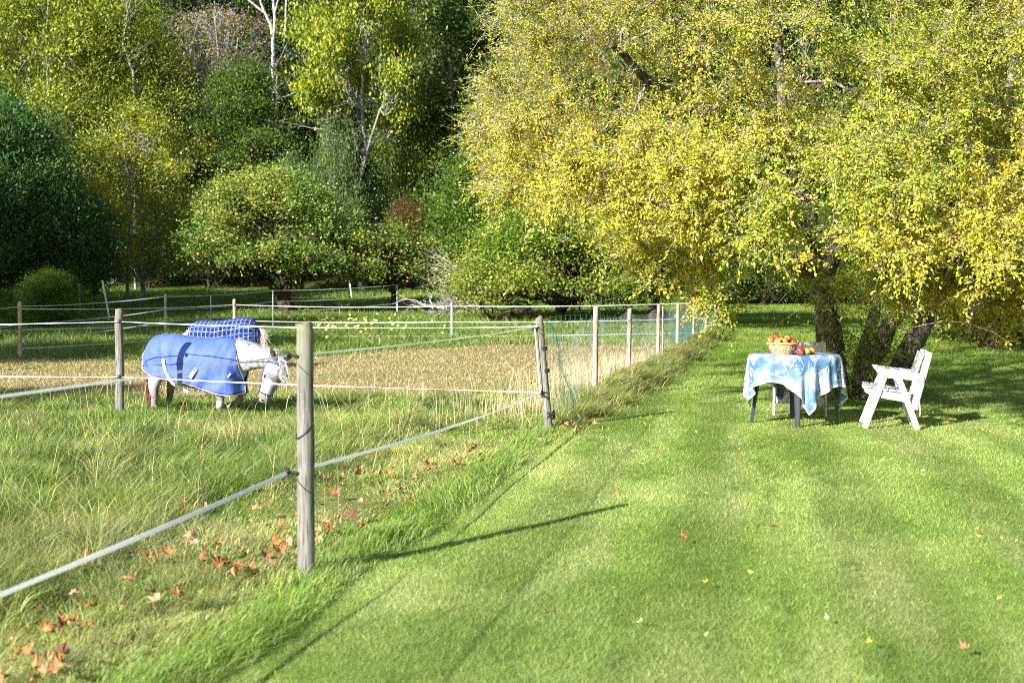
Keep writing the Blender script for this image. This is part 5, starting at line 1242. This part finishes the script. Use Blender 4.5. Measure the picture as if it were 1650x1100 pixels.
def pony(name, label, loc, rz, scale, rugm, head, tail, seed):
    S_ = 134.8; r = np.random.default_rng(seed)
    def I(px, py, y=0.0): return Vector(((px - 315) / S_ * 1.05, y, (661 - py) / S_))
    root = thing(name, loc, label, 'pony', rz=rz); root.scale = (scale,) * 3
    st = [(238, 566, 588, .07), (243, 551, 603, .15), (252, 544, 611, .205), (268, 541, 616, .235), (290, 543, 620, .245), (315, 547, 627, .265), (338, 549, 630, .262), (360, 548, 629, .235), (376, 548, 625, .205), (388, 553, 617, .165), (397, 563, 607, .11)]
    mb = MB()
    sweep(mb, [I(s[0], (s[1] + s[2]) / 2) for s in st], [s[3] for s in st], [(s[2] - s[1]) / 2 / S_ for s in st], (0, 1, 0), 28)
    nk, hd, lat = head(I)
    sweep(mb, [p for p, a, b in nk], [a for p, a, b in nk], [b for p, a, b in nk], [Vector((0, 1, 0)).lerp(Vector(lat), i / (len(nk) - 1)) for i in range(len(nk))], 22)
    sweep(mb, [p for p, a, b in hd], [a for p, a, b in hd], [b for p, a, b in hd], lat, 22)
    legs = []
    for y_, pts in ((-.13, [(262, 590, .095, .13), (257, 610, .075, .095), (252, 628, .042, .055), (254, 640, .036, .042), (253, 652, .035, .038), (254, 657, .045, .052), (255, 664, .052, .060)]),
                    (.13, [(272, 592, .095, .13), (270, 610, .07, .085), (264, 626, .042, .052), (263, 640, .035, .04), (260, 652, .035, .038), (261, 657, .045, .05), (262, 664, .050, .058)]),
                    (-.12, [(372, 598, .08, .10), (368, 618, .06, .07), (365, 632, .046, .052), (364, 645, .043, .045), (362, 656, .036, .040), (363, 661, .046, .050), (363, 668, .05, .06)]),
                    (.10, [(376, 600, .08, .10), (380, 616, .06, .07), (386, 632, .046, .05), (387, 641, .047, .05), (379, 648, .037, .040), (371, 655, .042, .045), (365, 660, .046, .05)])):
        sweep(mb, [I(a, b, y_ * (1 if k < 3 else .95)) for k, (a, b, c, d) in enumerate(pts)], [p[2] for p in pts], [p[3] for p in pts], (0, 1, 0), 14); legs.append(pts)
    me = bpy.data.meshes.new('tmp'); me.from_pydata(mb.v, [], mb.f); tmp = link(bpy.data.objects.new('tmp', me))
    m1 = tmp.modifiers.new('r', 'REMESH'); m1.mode = 'VOXEL'; m1.voxel_size = .011
    m2 = tmp.modifiers.new('s', 'SMOOTH'); m2.factor = .6; m2.iterations = 7
    dg = bpy.context.evaluated_depsgraph_get(); em = bpy.data.meshes.new_from_object(tmp.evaluated_get(dg)); bpy.data.objects.remove(tmp)
    co_ = np.zeros(len(em.vertices) * 3, np.float32); em.vertices.foreach_get('co', co_); co_ = co_.reshape(-1, 3)
    x, z = co_[:, 0], co_[:, 2]
    c = np.tile(np.array([.50, .50, .51]), (len(x), 1))
    d = sstep(.36, .16, z + .05 * (vnoise(x * 30, co_[:, 1] * 30 + 5, 3) - .5)); pt = vnoise(x * 16 + 9, z * 10 + co_[:, 1] * 6 + 9, 8)
    c = c * (1 - d[:, None] * (pt > .36)[:, None] * .85) + np.array([.17, .14, .13]) * (d[:, None] * (pt > .36)[:, None] * .85)
    mz = np.array(hd[-1][0]); dm = np.linalg.norm(co_ - mz, axis=1); k = sstep(.13, .03, dm)[:, None] * .6; c = c * (1 - k) + np.array([.42, .33, .34]) * k
    hoof = (z < .035)[:, None]; c = np.where(hoof, np.array([.10, .075, .055]), c)
    hp = np.array((hd[0][0] + hd[2][0]) / 2); dh = np.linalg.norm(co_ - hp, axis=1); sp = (vnoise(x * 26, z * 26 + co_[:, 1] * 20, 12) > .58) & (dh < .5) & (dh > .0); c = np.where(sp[:, None], c * .55, c)
    c = c * (1 - .22 * sstep(.42, .2, dh))[:, None]; a_ = em.attributes.new('col', 'FLOAT_COLOR', 'POINT'); cc = np.ones((len(x), 4), np.float32); cc[:, :3] = c; a_.data.foreach_set('color', cc.ravel())
    em.polygons.foreach_set('use_smooth', np.ones(len(em.polygons), bool)); em.materials.clear(); em.materials.append(M['coat']); em.name = 'body'
    obj('body', em, M['coat'], root)
    # --- rug
    sx = np.array([I(s[0], 0).x for s in st]); top = np.array([(661 - s[1]) / S_ for s in st]); bot = np.array([(661 - s[2]) / S_ for s in st]); wd = np.array([s[3] for s in st])
    xs = np.linspace(I(236.5, 0).x, I(391, 0).x, 70); hx = [I(p, 0).x for p in (234, 262, 290, 320, 345, 365, 380, 391)]; hz = [(661 - p) / S_ for p in (594, 607, 612, 617, 625, 633, 635, 631)]
    rows = []; K_ = 21
    for i, x_ in enumerate(xs):
        tt = i / (len(xs) - 1); zt = np.interp(x_, sx, top) + .016; zb_ = np.interp(x_, sx, bot); w_ = np.interp(x_, sx, wd) + .020; zc = (zt + zb_) / 2; hh = np.interp(x_, hx, hz)
        w_ = max(w_, .12); row = []
        for k in range(-K_, K_ + 1):
            f_ = abs(k) / K_; sg = 1 if k > 0 else -1
            if f_ < .6:
                th = f_ / .6 * math.pi / 2; y_ = math.sin(th) * w_; z_ = zc + math.cos(th) * (zt - zc)
            else:
                g_ = (f_ - .6) / .4; y_ = w_ * (1 - .05 * g_) + .012 * g_; z_ = zc + (hh - zc) * g_
            fold = .030 * (fbm(np.array([x_ * 13 + f_ * 4 * (1 if tt > .5 else -.6)]), np.array([f_ * 2.4 + 5 * sg]), 7 + seed, 3)[0] - .5) * 2 * (.25 + f_)
            y_ = y_ * (1 - .8 * float(sstep(.92, 1.0, tt)) * float(sstep(.6, .9, f_)))
            xx = x_ + (.07 * f_ ** 1.3 * sstep(.7, 1, tt)) - (.03 * f_ * (1 - sstep(0, .15, tt)))
            row.append((float(xx), float(sg * (y_ + fold)), float(z_ + fold * .5)))
        rows.append(row)
    nr, nc = len(rows), 2 * K_ + 1
    me = bpy.data.meshes.new('rug'); me.from_pydata([p for rw_ in rows for p in rw_], [], [(i * nc + j, i * nc + j + 1, (i + 1) * nc + j + 1, (i + 1) * nc + j) for i in range(nr - 1) for j in range(nc - 1)])
    uvl = me.uv_layers.new(name='UVMap'); arc = np.array([abs(j - K_) / K_ * .58 * (1 if j > K_ else -1) for j in range(nc)])
    for l in me.loops: i, j = divmod(l.vertex_index, nc); uvl.data[l.index].uv = (xs[i] + 2, arc[j] + 2)
    me.polygons.foreach_set('use_smooth', [True] * len(me.polygons)); me.materials.append(M[rugm])
    rug = link(bpy.data.objects.new('rug', me)); rug.parent = root
    so = rug.modifiers.new('thickness', 'SOLIDIFY'); so.thickness = .006
    mb = MB()
    for j in (0, nc - 1): mb.tube([Vector(rows[i][j]) for i in range(nr)], .007, 6)
    mb.tube([Vector(p) for p in rows[-1]], .007, 6); mb.tube([Vector(p) for p in rows[0]], .007, 6)
    mb.build('binding', M['trim'] if rugm == 'rug_blue' else M['halter'], rug)
    # tail flap
    ft = I(238, 566); vs = []
    for i in range(6):
        f_ = i / 5
        for j in range(7):
            g_ = (j - 3) / 3; vs.append((ft.x + .012 - .085 * f_ - .02 * (1 - g_ * g_) * f_, g_ * (.13 - .02 * f_), ft.z + .045 - .13 * f_ - .05 * g_ * g_ * (1 - f_ * .4)))
    me = bpy.data.meshes.new('tail_flap'); me.from_pydata(vs, [], [(i * 7 + j, i * 7 + j + 1, (i + 1) * 7 + j + 1, (i + 1) * 7 + j) for i in range(5) for j in range(6)]); me.polygons.foreach_set('use_smooth', [True] * 30); me.materials.append(M[rugm])
    tf = link(bpy.data.objects.new('tail_flap', me)); tf.parent = rug; so = tf.modifiers.new('thickness', 'SOLIDIFY'); so.thickness = .006
    if rugm == 'rug_blue':
        def side(px, py, o_=.014):                     # a point on the rug's near side
            x_ = I(px, 0).x; zt = np.interp(x_, sx, top) + .016; zb_ = np.interp(x_, sx, bot); zc = (zt + zb_) / 2; w_ = max(np.interp(x_, sx, wd) + .020, .12); z_ = (661 - py) / S_
            y_ = w_ if z_ < zc else w_ * math.sqrt(max(0, 1 - ((z_ - zc) / (zt - zc)) ** 2)); return Vector((x_, -y_ - o_, z_))
        def strap(nm, pts, wd_, m_='strap', par=rug):
            mb = MB(); vs = []
            for i, p in enumerate(pts):
                t = (pts[min(i + 1, len(pts) - 1)] - pts[max(i - 1, 0)]).normalized(); s_ = t.cross(Vector((0, -1, 0))).normalized()
                for a, b in ((-1, 0), (1, 0), (1, 1), (-1, 1)): vs.append(p + s_ * (a * wd_ / 2) + Vector((0, -.005 * b, 0)))
            n1 = len(pts); fs = [(4 * i + j, 4 * i + (j + 1) % 4, 4 * i + 4 + (j + 1) % 4, 4 * i + 4 + j) for i in range(n1 - 1) for j in range(4)] + [(0, 1, 2, 3), (4 * n1 - 1, 4 * n1 - 2, 4 * n1 - 3, 4 * n1 - 4)]
            mb.add(vs, fs); return mb.build(nm, M[m_], par, smooth=False)
        strap('surcingle', [side(280, 577), side(281, 586), side(284, 597), side(289, 607), side(296, 615, .02), side(306, 622, .02) , side(322, 630, .0), I(340, 634, -.12)], .036)
        strap('strap', [side(337, 592), side(331, 600), side(326, 607)], .045)
        strap('strap', [I(383, 606, -.22), I(388, 600, -.215)], .02)
        mb = MB(); mb.box(side(331, 600, .02), (.03, .006, .04), Matrix.Rotation(R(-35), 3, 'Y')); mb.build('buckle', M['trim'], rug)
        strap('tape_shadow', [side(p, 589 - .2 * (p - 250) ** 1.0 * .35) for p in range(238, 330, 8)], .006, 'halter')  # dark strip standing in for the fence tape's shadow across the rug
    else:
        pass
    # --- head details
    L3 = Vector(lat).normalized()
    def frame(i):
        p = hd[i][0]; t = (hd[min(i + 1, len(hd) - 1)][0] - hd[max(i - 1, 0)][0]).normalized(); l = (L3 - t * L3.dot(t)).normalized(); return p, t, l, t.cross(l)
    p, t, l, u = frame(0); u = u if u.y < 0 else -u
    for s_ in (-1, 1):
        b_ = p + l * (.074 if s_ < 0 else .092) * s_ - t * .045 + u * .03; tip = b_ - t * .075 + l * (s_ * .055) + u * .02
        mb = MB(); sweep(mb, [b_ + t * .02, b_ - t * .01, b_.lerp(tip, .4), b_.lerp(tip, .75), tip], [.020, .030, .030, .018, .003], [.014, .017, .013, .008, .003], l, 10)
        mb.build('ear', M['ear'], root)
    p, t, l, u = frame(2); u = u if u.y < 0 else -u
    for s_ in (-1, 1):
        e = p + l * (s_ * hd[2][1] * .88) + u * (hd[2][2] * .38); mb = MB()
        mb.tube([e - l * (s_ * .014), e - l * (s_ * .004), e + l * (s_ * .006), e + l * (s_ * .011)], [.015, .024, .019, .005], 12); mb.build('eye', M['eye'], root)
    p, t, l, u = frame(len(hd) - 2); u = u if u.y < 0 else -u
    for s_ in (-1, 1):
        e = p + l * (s_ * .034) + u * (hd[-2][2] * .82) + t * .012; mb = MB(); mb.tube([e - u * .006, e + u * .006], [.010, .013], 8); mb.build('nostril', M['nostril'], root)
    def ring(i, f_, extra=.006, rr_=.0085, a0=0, a1=360):
        p, t, l, u = frame(i); q = hd[min(i + 1, len(hd) - 1)][0]; p = p.lerp(q, f_); rw = hd[i][1] * (1 - f_) + hd[min(i + 1, len(hd) - 1)][1] * f_ + extra; rh = hd[i][2] * (1 - f_) + hd[min(i + 1, len(hd) - 1)][2] * f_ + extra
        return [p + l * math.cos(R(a)) * rw + u * math.sin(R(a)) * rh for a in np.linspace(a0, a1, 25)]
    if rugm == 'rug_blue':
        hl = MB(); nb = ring(4, .1); hl.tube(nb, .0095, 7)
        hl.tube(ring(0, .4), .009, 7)
        for s_ in (-1, 1):
            pts = []
            for i, f_ in ((0, .4), (1, .3), (2, .2), (3, 0), (4, .1)):
                p, t, l, u = frame(i); q = hd[min(i + 1, len(hd) - 1)][0]; u = u if u.y < 0 else -u; k_ = hd[i][1] * (1 - f_) + hd[min(i + 1, len(hd) - 1)][1] * f_
                pts.append(p.lerp(q, f_) + l * (s_ * (k_ + .006) * .97) - u * .02)
            hl.tube(pts, .009, 7)
        hl.build('halter', M['halter'], root)
    # --- hair
    def hair(nm, P0, P1, r0, m_, sag=.1, seg=4, par=root):
        v, f = twig_mesh('', np.array(P0), np.array(P1), np.full(len(P0), r0), np.full(len(P0), r0 * .35), sag, seg); return obj(nm, bigmesh(nm, v, f, smooth=True), M[m_], par)
    p, t, l, u = frame(0); u = u if u.y < 0 else -u
    n = 420; o_ = r.uniform(-.015, .060, n); P0 = np.array(p - t * .05) + np.outer(o_, l) + np.outer(r.uniform(.045, .075, n), u)
    P1 = P0 + np.outer(r.uniform(.20, .31, n), np.array(t) * .9 + np.array(l) * .30) + np.outer(o_ * .5, l) + np.outer(r.uniform(.02, .09, n), u) + r.normal(0, .008, (n, 3))
    hair('forelock', P0, P1, .0028, 'hair_white', .04)
    n = 900; tt = r.random(n); kp = np.array([list(q[0] + Vector((0, 0, 1)) * q[2] * .9) for q in nk]); ki = np.clip((tt * (len(nk) - 1)).astype(int), 0, len(nk) - 2); kf = tt * (len(nk) - 1) - ki
    P0 = kp[ki] * (1 - kf[:, None]) + kp[ki + 1] * kf[:, None] + r.normal(0, .012, (n, 3)); P1 = P0 + np.stack([r.normal(.04, .02, n), r.normal(.04, .04, n), r.uniform(-.05, .012, n)], 1)
    hair('mane', P0, P1, .003, 'hair_white', .12)
    a, b, m_, n = tail(I); P0 = np.array(a) + r.normal(0, .016, (n, 3)); P1 = np.array(b) + r.normal(0, .042, (n, 3)) + np.outer(r.uniform(-.06, .25, n), np.array([0, 0, 1]))
    hair('tail', P0, P1, .0042, m_, .07, 5)
    return root
def head1(I):
    nk = [(I(372, 578), .17, .20), (I(388, 575, -.01), .145, .195), (I(404, 576, -.03), .115, .165), (I(420, 576, -.06), .095, .125), (I(440, 577, -.09), .094, .108), (I(454, 578, -.11), .086, .088)]
    hd = [(I(459, 579, -.13), .096, .088), (I(456, 593, -.15), .122, .128), (I(452, 606, -.16), .116, .126), (I(447, 619, -.17), .090, .100), (I(443, 630, -.175), .076, .082), (I(440, 639, -.18), .072, .072), (I(438, 645, -.18), .046, .048)]
    return nk, hd, (.80, .60, 0.0)
def head2(I):
    nk = [(I(372, 582), .16, .19), (I(390, 584), .13, .17), (I(408, 598), .10, .13), (I(422, 614), .085, .10), (I(430, 624), .075, .075)]
    hd = [(I(433, 624), .075, .075), (I(436, 632), .085, .095), (I(438, 639), .08, .085), (I(440, 646), .062, .066), (I(441, 651), .055, .055), (I(441, 655), .05, .05), (I(441, 658), .034, .034)]
    return nk, hd, (0, 1, 0)
pony('pony', 'white pony in a plain blue rug and halter grazing behind the tape fence', (-3.79, 15.3, tz(-3.8, 15.3) + .01), R(-14), 1.0, 'rug_blue', head1,
     lambda I: (I(236, 572, -.01), I(243, 650, -.05), 'hair_brown', 520), 5)
pony('pony', 'white pony in a blue plaid rug facing left, behind the pony in the plain rug', ((363 - 825) / F * 24.2, 24.2, tz(-5.4, 24.2)), R(174), 1.06, 'rug_plaid', head2,
     lambda I: (I(236, 566, 0), I(222, 612, .03), 'hair_grey', 380), 6)
# ------------------------------------------------------------------ fallen leaves
def maple_leaf(seed, s=.07):
    r = np.random.default_rng(seed); tips = [(-150, .55), (-95, .8), (-45, 1.0), (0, 1.15), (45, 1.0), (95, .8), (150, .55)]
    out = []
    for i, (a, l) in enumerate(tips):
        a = R(a + 90); l = l * r.uniform(.7, 1.1); out.append((math.cos(a) * l, math.sin(a) * l))
        if i < len(tips) - 1:
            a2 = R((tips[i][0] + tips[i + 1][0]) / 2 + 90); out.append((math.cos(a2) * .55, math.sin(a2) * .55))
    out.append((0, -.25)); c1, c2, c3 = r.normal(0, .75, 3)
    f = lambda x, y: (x * s, y * s, s * (c1 * x * x + c2 * y * y + .35 * (x * x + y * y) * .6 + c3 * x * y))
    vs = [f(0, 0)] + [f(*p) for p in out]; n = len(out)
    stem = len(vs); vs += [(-.003, -.25 * s, 0), (.003, -.25 * s, 0), (.002, -1.1 * s, .01), (-.002, -1.1 * s, .01)]
    me = bpy.data.meshes.new('fallen_leaf'); me.from_pydata(vs, [], [(0, 1 + i, 1 + (i + 1) % n) for i in range(n)] + [(stem, stem + 1, stem + 2, stem + 3)])
    return me
lm = []
for k, c in enumerate([(.42, .16, .05), (.48, .24, .10), (.32, .10, .04), (.40, .24, .12), (.46, .19, .05), (.19, .08, .05), (.40, .22, .12)]):
    m_ = mat('dry leaf', c, .6, .25, build=lambda t, p, c=c: (lambda n: (t.links.new(coords(t), n.inputs[0]), t.links.new(ramp(t, n.outputs[0], [(.3, tuple(q * .6 for q in c)), (.6, c)]), p.inputs['Base Color'])))(N(t, 'ShaderNodeTexNoise', Scale=30.0, Detail=3.0)))
    for v in range(3):
        me = maple_leaf(k * 3 + v, .050); me.materials.append(m_); lm.append(me)
ym = []
for k, c in enumerate([(.62, .50, .06), (.60, .36, .05), (.66, .60, .22)]):
    me = maple_leaf(50 + k, .013); me.materials.append(mat('small yellow leaf', c, .6, .25)); ym.append(me)
LP = [(68, 985), (75, 1010), (97, 1003), (118, 998), (130, 1012), (155, 995), (185, 1035), (215, 1030), (40, 1055), (28, 1048), (60, 1075), (75, 1085), (92, 1052), (98, 1065), (18, 1062), (8, 1092), (85, 1078), (200, 972), (245, 953), (254, 960), (285, 955), (270, 892), (262, 888), (305, 815), (298, 811), (330, 812), (315, 870), (345, 905), (352, 898), (365, 905), (388, 890), (395, 895), (412, 822), (432, 840), (455, 870), (462, 864), (440, 885), (430, 890), (405, 910), (470, 805), (512, 850), (521, 844), (533, 850), (545, 838), (555, 832), (585, 852), (580, 806), (620, 817), (658, 733), (725, 735), (735, 741), (747, 725), (765, 723), (682, 755), (690, 750), (640, 785), (652, 790), (610, 760), (575, 770), (585, 765), (625, 760), (632, 750), (560, 705), (556, 772), (530, 770), (890, 698), (905, 690), (912, 682), (925, 690), (935, 670), (943, 688), (960, 680), (930, 695), (902, 675), (918, 700), (870, 706), (1022, 655), (118, 962), (140, 905), (205, 930), (15, 1020), (50, 1030), (355, 880), (375, 920), (480, 830), (600, 780), (670, 770), (700, 745), (500, 800), (660, 800), (540, 790)]
r_ = np.random.default_rng(303)
for _ in range(60):
    q_ = LP[r_.integers(0, 65)]; LP.append((q_[0] + r_.normal(0, 16), q_[1] + r_.normal(0, 9)))
for i, (px, py) in enumerate(LP):
    x0 = ground(px, py).x; g = ground(px, py, .055 if True else 0)
    o = link(bpy.data.objects.new('fallen_leaf', lm[r_.integers(len(lm))])); o.location = g + Vector((0, 0, .035 + .035 * r_.random()))
    o.rotation_euler = (r_.normal(0, .38) + .3, r_.normal(0, .38), r_.uniform(0, 6.3)); s_ = r_.uniform(.45, 1.05) * (.75 if py > 960 else 1); o.scale = (s_,) * 3
    shade = ('rusty orange', 'tan orange', 'brick red', 'pale tan', 'bright orange', 'dark brown', 'light brown')[lm.index(o.data) // 3]
    near_corner = 860 < px < 970 and py < 720
    where = ('at the foot of the corner post' if near_corner else 'in the grass near the bottom left corner' if px < 240 else 'under the low tape left of the near post' if px < 478 else 'in the short grass just right of the near post' if px < 600 else 'in the grass between near post and corner post')
    tag(o, shade + ' fallen maple leaf ' + where, 'leaf', 'fallen leaves ' + where)
for i, (px, py) in enumerate([(1060, 730), (1082, 713), (880, 990), (1250, 850), (1236, 670), (1249, 673), (1296, 675), (1527, 683), (1530, 710), (1419, 742), (1100, 868), (1378, 920), (1555, 1047), (990, 800), (1245, 690), (1203, 712), (1320, 720), (1040, 690)]):
    g = ground(px, py, .03); o = link(bpy.data.objects.new('fallen_leaf', lm[(i * 5) % len(lm)])); o.location = g + Vector((0, 0, .035)); o.scale = (.55,) * 3; o.rotation_euler = (.3, .2, i * 1.3)
    tag(o, 'single dry leaf lying on the mown lawn', 'leaf', 'leaves on the mown lawn')
for i in range(64):
    px = r_.uniform(960, 1640) if i < 34 else r_.normal(1180, 130); py = r_.uniform(640, 1080) if i < 20 else r_.uniform(600, 760)
    g = ground(px, py, .02)
    if g.x < edge_x(g.y) + .3: continue
    o = link(bpy.data.objects.new('small_leaf', ym[i % 3])); o.location = g + Vector((0, 0, .028)); s_ = r_.uniform(.7, 1.4); o.scale = (s_,) * 3; o.rotation_euler = (r_.normal(0, .4), r_.normal(0, .4), i * 1.1)
    tag(o, 'small yellow leaf fallen from the yellow tree onto the lawn', 'leaf', 'small yellow leaves on the lawn')
